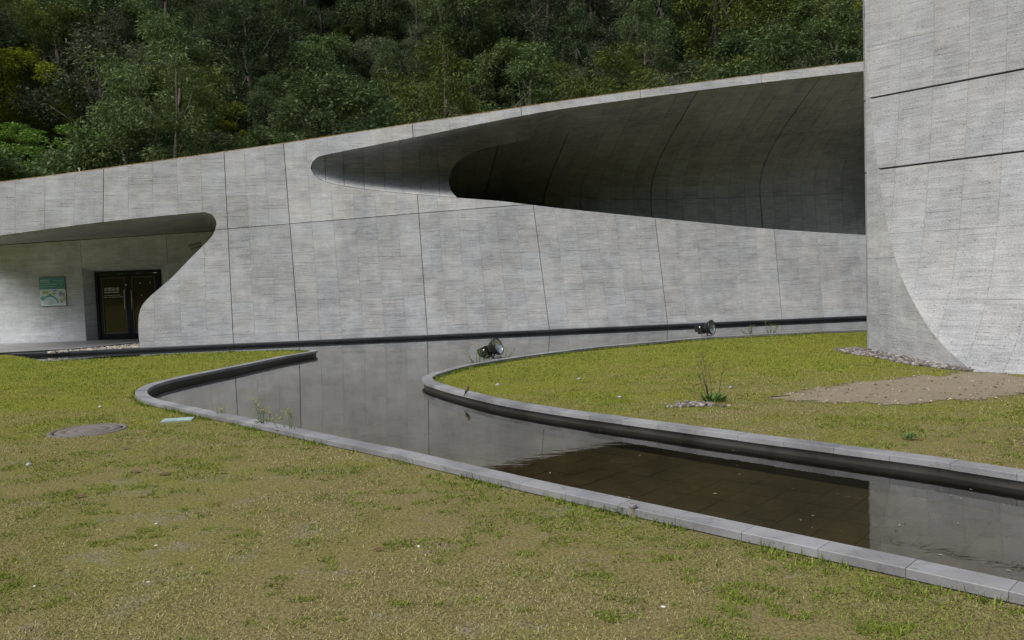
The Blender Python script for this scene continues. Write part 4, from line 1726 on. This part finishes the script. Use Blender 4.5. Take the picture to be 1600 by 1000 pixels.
# dry grass along the roof edge
r = np.random.default_rng(9)
m = 9000
u = r.uniform(tu[0][0], u_right, m)
w = np.interp(u, [p[0] for p in tu], [p[1] for p in tu])
nn_ = r.uniform(0.0, .25, m)
wv, wu_, wn2 = np.array(WV), np.array(WU), np.array(WN)
b = np.array(WO) + u[:, None] * wu_ + w[:, None] * wv + nn_[:, None] * wn2
L = r.uniform(.02, .07, m) * (0.6 + 0.8 * vnoise(u * 1.3, u * 0, 5, 3))
an = r.uniform(0, 6.283, m)
t = b + np.stack([np.cos(an) * .5, np.sin(an) * .5, np.full(m, .85)], 1) * L[:, None]
s_ = np.stack([np.full(m, .012), np.zeros(m), np.zeros(m)], 1)
C = np.where(r.random((m, 1)) < .75, np.array([.30, .20, .075]), np.array([.12, .12, .03])) * r.uniform(.6, 1.2, (m, 1))
C = np.repeat(np.concatenate([C, np.ones((m, 1))], 1), 3, 0)
tag(tri_mesh('roof_grass', np.stack([b - s_, b + s_, t], 1).reshape(-1, 3), np.arange(3 * m).reshape(-1, 3), C, M_BLADE),
    'dry brown grass edging the top of the roof', None, kind='stuff')

# ------------------------------------------------------------------ small things on the lawn
# round manhole cover, half overgrown
M_MAN = stone_mat('worn_cover', (.11, .095, .085), .1, .85)
mh = MB().lathe([(0, .012), (.10, .012), (.105, .007), (.12, .007), (.125, .012), (.22, .012), (.225, .006), (.245, .006), (.25, .012), (.345, .012), (.35, .0), (.375, .0), (.38, .014), (.42, .010), (.43, -.02)], None, 28).build('manhole_cover', M_MAN)
mh.location = (man.x, man.y, 0.0)
tag(mh, 'round worn grey manhole cover sunk in the left lawn', 'manhole cover')
M_PLATE = plain('teal_plastic', (.26, .33, .32), .6, var=.2, scale=12)
pt_ = MB().box((0, 0, .006), (.36, .24, .02), bev=.004).box((0, 0, .017), (.30, .18, .004)).build('cover_plate', M_PLATE)
pt_.location = (pl.x, pl.y, 0)
pt_.rotation_euler = (0, 0, R(12))
tag(pt_, 'pale teal rectangular cover plate lying in the lawn near the pond bend', 'cover plate')
# pipe stub standing against the coping
ps = on_z(989, 808, 0)
stub = empty('pipe_stub', (ps.x, ps.y, 0))
tag(stub, 'short grey pipe stub standing in the grass against the near coping', 'pipe')
M_STUB = plain('mossy_pipe', (.18, .165, .12), .85, var=.4, scale=25)
MB().lathe([(.024, 0), (.024, .085), (.018, .088), (.017, .05), (0, .05)], None, 16).build('pipe', M_STUB, stub)
MB().lathe([(.0265, .066), (.0275, .068), (.0275, .088), (.0255, .0895), (.018, .0895)], None, 16).build('rim', M_COPING, stub)

# floodlights on the island's back edge
M_LAMP = plain('black_lamp_metal', (.012, .013, .012), .45, .3, var=.3, scale=20)
M_LENS = NT('lamp_lens')
M_LENS.p.inputs['Base Color'].default_value = rgb(.50, .54, .54)
M_LENS.p.inputs['Roughness'].default_value = .12
M_LENS.p.inputs['Metallic'].default_value = .55
M_LENS = M_LENS.m
M_BASE = plain('lamp_footing', (.16, .16, .15), .9, var=.2)


def floodlight(px, py, scale, tilt, yaw, label):
    p = on_z(px, py, 0)
    t = empty('floodlight', (p.x, p.y, 0))
    tag(t, label, 'floodlight', 'floodlights on the spit')
    S = scale
    MB().box((0, 0, .015), (.26 * S, .2 * S, .05), bev=.006).build('footing', M_BASE, t)
    mt = Matrix.Translation((0, 0, .235 * S)) @ Matrix.Rotation(R(yaw), 4, 'Z') @ Matrix.Rotation(R(-tilt), 4, 'Y')
    m3 = mt.to_3x3()

    def P(x, y, z): return mt @ Vector((x * S, y * S, z * S))
    # gear box at the rear (local -X), bell reflector opening to local +X
    MB().box(P(-.19, 0, .01), (.21 * S, .19 * S, .17 * S), m3, .008 * S).box(P(-.155, 0, -.10), (.15 * S, .15 * S, .07 * S), m3, .005 * S).build('gear_box', M_LAMP, t)
    turn = mt @ Matrix.Rotation(R(90), 4, 'Y')
    prof = [(0, -.09), (.085, -.09), (.10, -.04), (.125, .0), (.150, .045), (.168, .10), (.182, .108), (.184, .145), (.168, .148), (.162, .135)]
    bell = MB().lathe([(r_ * S, h_ * S) for r_, h_ in prof], turn, 26).build('reflector', M_LAMP, t)
    MB().lathe([(0.164 * S, .136 * S), (.157 * S, .118 * S), (.11 * S, .085 * S), (.06 * S, .055 * S), (.0, .045 * S)], turn, 26).build('bowl', M_LENS, bell)
    MB().lathe([(r_ * S, h_ * S) for r_, h_ in [(.0, .0), (.022, .0), (.022, .012), (0, .014)]], Matrix.Translation(P(-.14, -.097, .03)) @ Matrix.Rotation(R(90), 4, 'X'), 10).build('knob', M_STEEL, t)
    yk = MB()
    for sgn in (-1, 1):
        a = P(-.01, sgn * .10, .0)
        yk.tube([a, a + Vector((0.01 * S, 0, -.08 * S)), Vector((.01 * S, sgn * .06 * S, .03))], .013 * S, 6)
        yk.lathe([(0, 0), (.03 * S, 0), (.03 * S, .015 * S), (0, .018 * S)], Matrix.Translation(a) @ Matrix.Rotation(R(-90 * sgn), 4, 'X'), 10)
    yk.box((0.01 * S, 0, .04), (.05 * S, .14 * S, .012))
    yk.build('yoke', M_LAMP, t)
    MB().tube([P(-.16, -.02, -.11), P(-.15, -.02, -.18), Vector((-.1 * S, -.03, .02))], .006 * S, 6).build('cable', M_LAMP, t)
    return t


floodlight(770, 563, 1.0, 22, -24, 'black round floodlight tilted upward, near the rounded tip of the spit')
floodlight(1105, 527, .98, 6, -40, 'black round floodlight set level, on the far edge of the spit near the tower')

# bird on the coping, seen from behind
bpnt = on_z(729.5, 616, ZC)
bird = empty('bird', (bpnt.x, bpnt.y, ZC))
tag(bird, 'small brown bird perched on the stone coping of the spit', 'bird')
M_BIRD = NT('brown_plumage')
cz = M_BIRD.n('ShaderNodeSeparateXYZ')
M_BIRD.set(cz.inputs[0], M_BIRD.n('ShaderNodeTexCoord').outputs['Object'])
M_BIRD.set(M_BIRD.p.inputs['Base Color'], M_BIRD.mix(M_BIRD.remap(cz.outputs[2], .02, .06), rgb(.02, .017, .016), rgb(.11, .08, .05)))
M_BIRD.p.inputs['Roughness'].default_value = .9
M_BIRD = M_BIRD.m
axis = Matrix.Translation((-.022, 0, .012)) @ Matrix.Rotation(R(24), 4, 'Y')
prof = [(0, -.045), (.006, -.045), (.007, -.02), (.008, .0), (.016, .02), (.024, .04), (.026, .058), (.022, .074), (.0165, .083), (.0185, .093), (.0175, .104), (.010, .112), (.0, .115)]
bb = MB().lathe(prof, axis, 14)
bo = bb.build('body', M_BIRD, bird)
MB().lathe([(.005, 0), (.0025, .008), (0, .014)], axis @ Matrix.Translation((.014, .0, .098)) @ Matrix.Rotation(R(80), 4, 'Y'), 8).build('beak', M_BLACK, bird)
for s in (-1, 1):
    MB().tube([(.0, s * .009, .03), (.004, s * .010, .004), (.004, s * .010, .0)], .0018, 5).tube([(-.006, s * .010, .001), (.014, s * .010, .001)], .0015, 5).build('leg', M_BLACK, bird)


# weeds
M_STEM_DRY = plain('dry_stem', (.10, .07, .04), .9)
M_STEM_GRN = plain('green_stem', (.10, .15, .03), .7)
M_WLEAF = plain('weed_leaf', (.075, .15, .02), .6, var=.3, scale=40)
M_FLOWER = plain('yellow_flower', (.62, .52, .03), .6)


def leafquad(mb, p, d, L, w):
    d = Vector(d).normalized()
    s = d.cross(Vector((0, 0, 1)))
    s = s.normalized() if s.length > .01 else Vector((1, 0, 0))
    p = Vector(p)
    mid = p + d * L * .5 + Vector((0, 0, L * .12))
    tip = p + d * L
    mb.add([p, mid + s * w, tip, mid - s * w], [(0, 1, 2), (0, 2, 3)])


def weed(name, px, py, label, stems, hmax, stem_mat, leaves, flowers, seed, spread=.12, leaf_len=.07, twigs=True):
    rr = random.Random(seed)
    p = on_z(px, py, 0)
    t = empty(name, (p.x, p.y, 0))
    tag(t, label, 'weed')
    sm, lm, fm = MB(), MB(), MB()
    for k in range(stems):
        h = hmax * rr.uniform(.45, 1)
        a = rr.uniform(0, 6.28)
        b0 = Vector((math.cos(a) * spread * .3, math.sin(a) * spread * .3, 0))
        tip = b0 + Vector((math.cos(a) * spread * rr.uniform(.2, 1), math.sin(a) * spread * rr.uniform(.2, 1), h))
        mid = b0.lerp(tip, .5) + Vector((rr.uniform(-.02, .02), 0, 0))
        rad = .002 + .00025 * p.y
        sm.tube([b0, mid, tip], [rad, rad * .8, rad * .4], 5)
        for q in range(5 if twigs else 2):
            o_ = mid.lerp(tip, rr.uniform(.1, 1))
            e = o_ + Vector((rr.uniform(-.07, .07), rr.uniform(-.05, .05), rr.uniform(.03, .09)))
            sm.tube([o_, e], [rad * .45, rad * .3], 4)
            if flowers:
                for _ in range(3):
                    leafquad(fm, e, (rr.uniform(-1, 1), rr.uniform(-1, 1), rr.uniform(0, 1)), .010, .004)
            else:
                leafquad(lm, e, (rr.uniform(-1, 1), rr.uniform(-1, 1), rr.uniform(-.3, .6)), .03, .007)
        if flowers:
            for _ in range(7):
                leafquad(fm, tip, (rr.uniform(-1, 1), rr.uniform(-1, 1), rr.uniform(-.2, 1)), .016, .006)
    for k in range(leaves):
        a = rr.uniform(0, 6.28)
        rad_ = rr.uniform(0, spread * .8)
        leafquad(lm, (math.cos(a) * rad_, math.sin(a) * rad_, rr.uniform(0, .05)), (math.cos(a), math.sin(a), rr.uniform(.2, 1.5)), leaf_len * rr.uniform(.4, 1.3), leaf_len * .11)
    if sm.v: sm.build('stems', stem_mat, t)
    if lm.v: lm.build('leaves', M_WLEAF, t)
    if fm.v: fm.build('flowers', M_FLOWER, t)
    return t


weed('tall_weed', 1115, 628, 'tall dry weed with thin brown stems rising from a green tuft', 7, .62, M_STEM_DRY, 130, False, 3, .17, .09)
weed('flowering_weed', 411, 668, 'yellow flowering weed with the tallest stem, against the near coping', 6, .34, M_STEM_GRN, 70, True, 5, .10, .06)
weed('flowering_weed', 452, 677, 'sparse yellow flowering weed right of the taller one, against the near coping', 5, .26, M_STEM_GRN, 50, True, 6, .17, .05)
weed('flowering_weed', 345, 653, 'small thin weed on the coping left of the flowering ones', 3, .12, M_STEM_GRN, 10, True, 7, .06, .04)
weed('leafy_weed', 878, 776, 'low leafy weed sprouting at the lawn side of the near coping', 0, .04, M_STEM_GRN, 50, False, 8, .05, .03)
weed('leafy_weed', 965, 806, 'low bright leafy weed left of the pipe stub', 0, .04, M_STEM_GRN, 50, False, 9, .05, .028)
weed('leafy_weed', 1018, 812, 'low bluish leafy weed right of the pipe stub', 0, .04, M_STEM_GRN, 40, False, 10, .05, .028)
weed('leafy_weed', 748, 570, 'sparse leggy weed at the coping just left of the nearer floodlight', 6, .34, M_STEM_GRN, 30, False, 11, .22, .06)
weed('leafy_weed', 788, 561, 'sparse leggy weed at the coping just right of the nearer floodlight', 6, .25, M_STEM_GRN, 30, False, 12, .25, .06)
weed('leafy_weed', 1172, 523, 'small weed on the far edge of the spit right of the level floodlight', 4, .30, M_STEM_GRN, 15, False, 13, .2, .08)
weed('leafy_weed', 1204, 521, 'leggy weed on the far edge of the spit, the nearest weed to the tower', 5, .34, M_STEM_GRN, 15, False, 14, .2, .08)
weed('leafy_weed', 686, 598, 'tiny weed tucked inside the curved tip of the spit coping', 2, .10, M_STEM_GRN, 14, False, 15, .08, .05)
weed('leafy_weed', 1420, 688, 'dark green grass tuft in the dry lawn before the bare earth', 0, .1, M_STEM_GRN, 90, False, 16, .07, .045)

# litter: clods, dead leaves and white bits, each lying on the lawn
M_CLOD = plain('dark_clod', (.05, .038, .026), .95, var=.3)
M_BIT = plain('white_bit', (.62, .60, .57), .8)
M_DEAD = plain('dead_leaf', (.085, .05, .025), .9, var=.3)
M_ROCK = plain('grey_stone', (.30, .28, .27), .85, var=.2)


def lump(name, px, py, size, mat, label, cat, group=None, seed=0, flat=.55, z=0.0):
    p = on_z(px, py, z)
    bm = bmesh.new()
    bmesh.ops.create_icosphere(bm, subdivisions=1, radius=size)
    rr = random.Random(seed)
    for v in bm.verts:
        v.co *= rr.uniform(.7, 1.25)
        v.co.z = v.co.z * flat + size * flat * .6
        v.co.x *= 1.3
    me = bpy.data.meshes.new(name)
    bm.to_mesh(me)
    bm.free()
    me.materials.append(mat)
    o = bpy.data.objects.new(name, me)
    COL.objects.link(o)
    o.location = p
    o.rotation_euler = (0, 0, rr.uniform(0, 6))
    tag(o, label, cat, group)
    return o


for k, (x, y) in enumerate([(1368, 602), (1431, 603), (1380, 607), (1387, 603), (1481, 593), (1533, 597), (1555, 606), (1486, 617), (1409, 604), (1493, 591), (1567, 601)]):
    lump('earth_clod', x, y, .016 if k % 3 else .024, M_CLOD, 'dark clod lying on the bare earth patch before the tower', 'clod', 'clods on the bare earth', k)
for k, (x, y) in enumerate([(156, 636), (244, 819), (244, 853), (654, 854), (1036, 949), (231, 910), (54, 917)]):
    lump('white_pebble', x, y, .009 if y > 700 else .02, M_BIT, 'small white pebble lying in the near lawn', 'pebble', 'white pebbles in the lawn', 20 + k)
for k, (x, y) in enumerate([(1142, 607), (968, 622), (905, 593), (778, 602)]):
    lump('pale_stone', x, y, .035, M_ROCK, 'pale stone lying in the grass of the spit', 'stone', 'pale stones on the spit', 40 + k)


def dead_leaf(px, py, size, label, seed):
    rr = random.Random(seed)
    p = on_z(px, py, 0)
    vs_ = [(-size, 0, .012), (-size * .3, size * .35, .02), (size * .4, size * .3, .026), (size, 0, .02), (size * .3, -size * .32, .012), (-size * .4, -size * .3, .016), (0, 0, .010)]
    o = mesh_obj('dead_leaf', vs_, [(6, i, (i + 1) % 6) for i in range(6)], M_DEAD)
    o.location = p
    o.rotation_euler = (0, 0, rr.uniform(-.4, .4))
    tag(o, label, 'leaf', 'dead leaves on the lawn')


for k, (x, y, s) in enumerate([(256, 743, .055), (212, 739, .05), (124, 778, .05), (196, 702, .05), (127, 738, .025), (590, 862, .03)]):
    dead_leaf(x, y, s, 'curled dark dead leaf lying on the left lawn', k)
lump('grey_stone', 45, 727, .03, M_ROCK, 'small grey stone on the left lawn below the manhole cover', 'stone', None, 61)

# ------------------------------------------------------------------ hillside and forest
def hill_z(x, y):
    x, y = np.asarray(x, float), np.asarray(y, float)
    return np.clip(y - 40.5, 0, None) * 0.64 * np.clip((y - 33) / 14, 0.3, 1) + (vnoise(x * .06 + 9, y * .06, 4, 3) - .5) * 5 * np.clip((y - 43) / 10, 0, 1) - .3


gx, gy = np.meshgrid(np.linspace(-130, 150, 71), np.linspace(40, 165, 45))
gz = hill_z(gx, gy)
V = np.stack([gx.ravel(), gy.ravel(), gz.ravel()], 1)
nx = 71
Fq = np.array([(j * nx + i, j * nx + i + 1, (j + 1) * nx + i + 1, (j + 1) * nx + i) for j in range(44) for i in range(70)])
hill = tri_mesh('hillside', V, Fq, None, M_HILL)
tag(hill, kind='structure')


def leaf_cloud(centres, n_each, leaf, seed, squash=.75, droop=0.0, width=.42):
    """centres: list of (x, y, z, r). Returns quads of leaf rhombi."""
    r = np.random.default_rng(seed)
    C = np.array(centres)
    idx = np.repeat(np.arange(len(C)), n_each)
    n_ = len(idx)
    d = r.normal(0, 1, (n_, 3))
    d /= np.linalg.norm(d, axis=1)[:, None]
    rad = r.random(n_) ** .45
    off = d * rad[:, None] * C[idx, 3][:, None]
    off[:, 2] *= squash
    p = C[idx, :3] + off
    # leaf direction: outward with jitter, leaf normal mostly up
    dr = d + r.normal(0, .7, (n_, 3))
    dr[:, 2] = dr[:, 2] * .5 - droop
    dr /= np.linalg.norm(dr, axis=1)[:, None]
    upv = np.array([0, 0, 1.0]) + r.normal(0, .55, (n_, 3))
    sd_ = np.cross(dr, upv)
    sd_ /= np.linalg.norm(sd_, axis=1)[:, None] + 1e-9
    L = leaf * r.uniform(.6, 1.4, n_)[:, None]
    W = L * width * .5
    V = np.stack([p - dr * L * .5, p + sd_ * W, p + dr * L * .5, p - sd_ * W], 1).reshape(-1, 3)
    return V, np.arange(4 * n_).reshape(-1, 4)


def crown_mesh(name, seed, h, rx, rz, nclump, n_each, leaf, clump_r, squash=.75, droop=0.0, width=.42, layered=False):
    r = random.Random(seed)
    cs = []
    tries = 0
    while len(cs) < nclump and tries < 5000:
        tries += 1
        a = r.uniform(0, 6.283)
        zz_ = r.uniform(-1, 1)
        q = math.sqrt(max(0, 1 - zz_ * zz_)) * r.uniform(.55, 1.05)
        wob = 1 + .28 * math.sin(a * 2 + seed) + .18 * math.sin(a * 3 + seed * 2)
        z = h + zz_ * rz
        if layered: z = h + round(zz_ * 3) / 3 * rz
        cr = clump_r * r.uniform(.6, 1.3)
        cs.append((math.cos(a) * q * rx * wob, math.sin(a) * q * rx * wob, z, cr))
    V, Fq = leaf_cloud(cs, n_each, leaf, seed, squash, droop, width)
    me = bpy.data.meshes.new(name)
    o = tri_mesh(name, V, Fq, None, M_LEAF_DARK)
    m_ = o.data
    bpy.data.objects.remove(o)
    bpy.data.meshes.remove(me)
    return m_, cs


def trunk_mesh(name, cs, h, r0_, seed, mat, lean=.6):
    rr = random.Random(seed)
    mb = MB()
    ax, ay = rr.uniform(-lean, lean), rr.uniform(-lean, lean)
    top = Vector((ax, ay, h))
    pts = [Vector((0, 0, -1.0)), Vector((ax * .1, ay * .1, h * .25)), Vector((ax * .5, ay * .3, h * .6)), top]
    mb.tube(pts, [r0_ * 1.3, r0_, r0_ * .75, r0_ * .35], 7)
    for c in rr.sample(cs, min(10, len(cs))):
        st = pts[1].lerp(pts[3], rr.uniform(.3, .95))
        e = Vector(c[:3])
        mid = st.lerp(e, .5) + Vector((0, 0, -.25))
        mb.tube([st, mid, e], [r0_ * .38, r0_ * .25, r0_ * .10], 5)
    o = mb.build(name, mat)
    m_ = o.data
    bpy.data.objects.remove(o)
    return m_


PROTO = []
LS, LN = .72, 1.9
specs = [
    # h, rx, rz, nclump, n_each, leaf, clump_r, squash, droop, width, layered
    (5.4, 2.6, 2.0, 46, 170, .26, .85, .75, .1, .40, False),
    (6.2, 2.3, 2.6, 50, 160, .24, .75, .8, .25, .34, False),
    (4.6, 2.9, 1.7, 46, 170, .27, .85, .65, .0, .45, False),
    (7.0, 2.0, 3.0, 48, 160, .25, .72, .8, .45, .24, False),
    (4.0, 2.4, 2.2, 44, 180, .22, .75, .8, .2, .40, False),
    (5.0, 3.4, 1.3, 52, 200, .20, .80, .35, .0, .30, True),
]
for i, s in enumerate(specs):
    s = list(s)
    s[4], s[5] = int(s[4] * LN), s[5] * LS
    cm, cs = crown_mesh('crown', 100 + i, *s)
    tm = trunk_mesh('trunk', cs, s[0] + s[2] * .3, .16, 200 + i, M_BARK)
    PROTO.append((cm, tm))
# slender stems: tall pale trunk, small high crown
cmS, csS = crown_mesh('crown', 140, 8.4, 1.2, 1.9, 18, 120, .24, .6, .9, .5, .22)
tmS = trunk_mesh('trunk', csS, 9.0, .065, 240, M_BARK_PALE, .3)


def bare_mesh(seed, h, mat):
    rr = random.Random(seed)
    mb = MB()

    def grow(p, d, L, rad, depth):
        q1 = p + d * L * .5 + Vector((rr.uniform(-.1, .1), rr.uniform(-.1, .1), 0)) * L
        q2 = q1 + (d + Vector((rr.uniform(-.3, .3), rr.uniform(-.3, .3), rr.uniform(0, .25)))).normalized() * L * .5
        mb.tube([p, q1, q2], [rad, rad * .8, rad * .62], 6 if depth > 2 else 4, cap=False)
        if depth == 0: return
        for _ in range(rr.choice([2, 3]) if depth > 1 else 4):
            nd = (d + Vector((rr.uniform(-.9, .9), rr.uniform(-.9, .9), rr.uniform(-.25, .5)))).normalized()
            grow(q2 if rr.random() < .6 else q1, nd, L * rr.uniform(.6, .85), rad * .58, depth - 1)
    grow(Vector((0, 0, -.5)), Vector((rr.uniform(-.2, .2), 0, 1)).normalized(), h * .42, .11, 5)
    o = mb.build('branches', mat)
    m_ = o.data
    bpy.data.objects.remove(o)
    return m_


def tree(name, p, proto, scale, rz, leafm, label, group=None, barkm=None):
    t = empty(name, p, rz)
    t.scale = (scale * random.uniform(.9, 1.1), scale * random.uniform(.9, 1.1), scale * random.uniform(.9, 1.12))
    tag(t, label, 'tree', group)
    c = bpy.data.objects.new('crown', proto[0])
    COL.objects.link(c)
    c.parent = t
    c.material_slots[0].link = 'OBJECT'
    c.material_slots[0].material = leafm
    k = bpy.data.objects.new('trunk', proto[1])
    COL.objects.link(k)
    k.parent = t
    return t


def hill_at(px, py, lift=0.0):
    """first point of the hillside (plus a crown height) along the sight line through a pixel"""
    d = ray(px, py)
    for k in range(4100, 14500, 10):
        y = k / 100
        p = EYE + d * (y / d.y)
        if p.z - lift <= float(hill_z(np.array([p.x]), np.array([y]))[0]) and y > 41.5:
            return Vector((p.x, y, float(hill_z(np.array([p.x]), np.array([y]))[0])))
    return None


# named, singular trees first
taken = []


def special(px, py, lift, proto, scale, leafm, name, label):
    p = hill_at(px, py, lift * scale)
    if p is None:
        print('no hill for', px, py)
        return
    tree(name, p, proto, scale, random.uniform(0, 6), leafm, label)
    taken.append((p.x, p.y, 2.2 * scale))


special(90, 240, 4.6, PROTO[5], 1.15, M_LEAF_FRESH, 'feathery_tree', 'fresh green feathery tree in flat layers, behind the left end of the roof')
special(30, 150, 4.0, PROTO[4], 1.35, M_LEAF_YELLOW, 'yellow_tree', 'bright yellow green tree at the left edge of the picture')
special(90, 195, 3.6, PROTO[4], .85, M_LEAF_YELLOW, 'yellow_tree', 'smaller yellow green tree just above the feathery green one')
special(800, 100, 4.8, PROTO[2], .95, M_LEAF_OLIVE, 'olive_tree', 'round olive green tree standing out behind the middle of the roof')
special(870, 140, 3.6, PROTO[4], .8, M_LEAF_OLIVE, 'olive_tree', 'bushy olive green tree right below the round olive one')
special(345, 225, 3.0, PROTO[4], .6, M_LEAF_YELLOW, 'yellow_bush', 'low yellow green bush at the roof edge above the door recess')
special(550, 195, 3.0, PROTO[4], .55, M_LEAF_YELLOW, 'yellow_bush', 'low yellow green bush at the roof edge above the left tip of the opening')
special(1345, 80, 3.0, PROTO[4], .6, M_LEAF_YELLOW, 'yellow_bush', 'low yellow green bush at the roof edge beside the tower')
special(1330, 20, 4.2, PROTO[4], .9, M_LEAF_YELLOW, 'yellow_tree', 'yellow green tree high on the slope beside the tower')

for k, (px, py, h, rz, lab) in enumerate([
        (275, 130, 5.5, 1.1, 'bare grey tree with fine fan of twigs in the forest above the door recess'),
        (190, 200, 5.0, 2.1, 'bare pale tree with crooked leaning limbs above the feathery green tree'),
        (945, 80, 6.5, .3, 'bare white limbed tree rising behind the middle of the roof'),
        (1150, 50, 6.0, 2.6, 'bare thin tree with pale stems high above the right part of the roof'),
        (1015, 40, 6.0, 4.2, 'bare twiggy grey tree near the top of the picture'),
        (1090, 105, 4.5, 5.0, 'small bare pale tree close behind the right part of the roof')]):
    p = hill_at(px, py, h * .6)
    if p is None: continue
    t = empty('bare_tree', p - Vector((0, 1.0, 0)), rz)
    tag(t, lab, 'tree', 'bare trees in the forest')
    child('branches', bare_mesh(300 + k, h, M_BARK_PALE), t)

# the forest itself
tr = random.Random(11)
spots = []
tries = 0
while len(spots) < 262 and tries < 60000:
    tries += 1
    y = tr.uniform(42.0, 104)
    x = tr.uniform(-.70, .62) * y
    # keep spacing
    mind = 2.7 + (y - 42) * .028
    if any((x - a) ** 2 + (y - b) ** 2 < mind ** 2 for a, b, _ in spots): continue
    if any((x - a) ** 2 + (y - b) ** 2 < (rr_ * .8) ** 2 for a, b, rr_ in taken): continue
    # keep the sight lines to singular trees open
    if any(b - 10 < y < b and abs(x - a * y / b) < 1.0 + r_ * .8 for a, b, r_ in taken): continue
    spots.append((x, y, 0))
KIND = {'d': ('broadleaf_tree', 'dark green broadleaf tree in the dense forest on the hillside', 'dark green forest trees', M_LEAF_DARK),
        'g': ('broadleaf_tree', 'dull grey green tree in the dense forest on the hillside', 'grey green forest trees', M_LEAF_GREY),
        'o': ('broadleaf_tree', 'mid green olive toned tree in the dense forest on the hillside', 'olive toned forest trees', M_LEAF_OLIVE)}
for (x, y, _) in spots:
    z = float(hill_z(np.array([x]), np.array([y]))[0])
    kd_ = tr.choices('dgo', (5.5, 3.0, 2.2))[0]
    nm, lab, grp, lm = KIND[kd_]
    sc = tr.choice([.6, .8, .95, 1.1, 1.35]) * tr.uniform(.9, 1.1) * (1 + (y - 42) * .004)
    tone = {'d': 'dark green', 'g': 'dull grey green', 'o': 'olive green'}[kd_]
    size = 'low' if sc < .8 else ('tall' if sc > 1.15 else 'mid-sized')
    row = 'close behind' if y < 54 else ('midway uphill behind' if y < 74 else 'high uphill behind')
    part = 'left' if x / y < -.26 else ('middle' if x / y < .10 else 'right')
    lab = f'{size} {tone} tree {row} the {part} roof half'.replace('middle roof half', 'middle of the roof').replace('roof half', 'part of the roof')
    grp = f'{size} {tone} trees {row} the {part} roof'
    tree(nm, (x, y, z), PROTO[tr.choice([0, 1, 2, 3, 3, 4])], sc, tr.uniform(0, 6.28), lm, lab, grp)
for k in range(20):
    px = tr.uniform(640, 1010) if k < 14 else tr.uniform(480, 1340)
    py = tr.uniform(-5, 60)
    p = hill_at(px, py + 20, 3.0)
    if p is None: continue
    tree('slender_tree', p, (cmS, tmS), tr.uniform(.8, 1.1), tr.uniform(0, 6), M_LEAF_GREY, 'tall slender tree with a thin pale stem among the forest', 'slender pale stemmed trees')

# unseen slopes added behind and beside the camera to block low sky light
vv, ff = [], []
na2 = 64
for i in range(na2 + 1):
    az = R(62 + 236 * i / na2)
    cr_ = 0.40 + 0.05 * math.sin(i * .7) + 0.03 * math.sin(i * 1.9)
    for rr_, hh_ in ((75, -0.4), (110, 110 * cr_ * .55), (160, 160 * cr_), (240, 240 * cr_ * .9)):
        vv.append((math.sin(az) * rr_, math.cos(az) * rr_, hh_))
for i in range(na2):
    for j in range(3):
        ff.append((i * 4 + j, (i + 1) * 4 + j, (i + 1) * 4 + j + 1, i * 4 + j + 1))
M_SKY_BLOCK = plain('sky_block_green', (0.035, 0.05, 0.018), 1.0, var=0.4, scale=0.15, spec=0.0)
tag(mesh_obj('sky_block_hills', vv, ff, M_SKY_BLOCK), kind='structure')

# undergrowth fills the ground between the trees
r = np.random.default_rng(31)
m = 2400
y = r.uniform(41.0, 106, m)
x = r.uniform(-.72, .64, m) * y
z = hill_z(x, y)
cs = np.stack([x, y, z + r.uniform(.1, 1.0, m), r.uniform(.6, 1.3, m)], 1)
V, Fq = leaf_cloud(cs, 55, .32, 32, .8, .1, .4)
ug = tri_mesh('undergrowth', V, Fq, None, M_LEAF_DARK)
tag(ug, 'dark leafy undergrowth covering the forest floor of the hillside', None, kind='stuff')
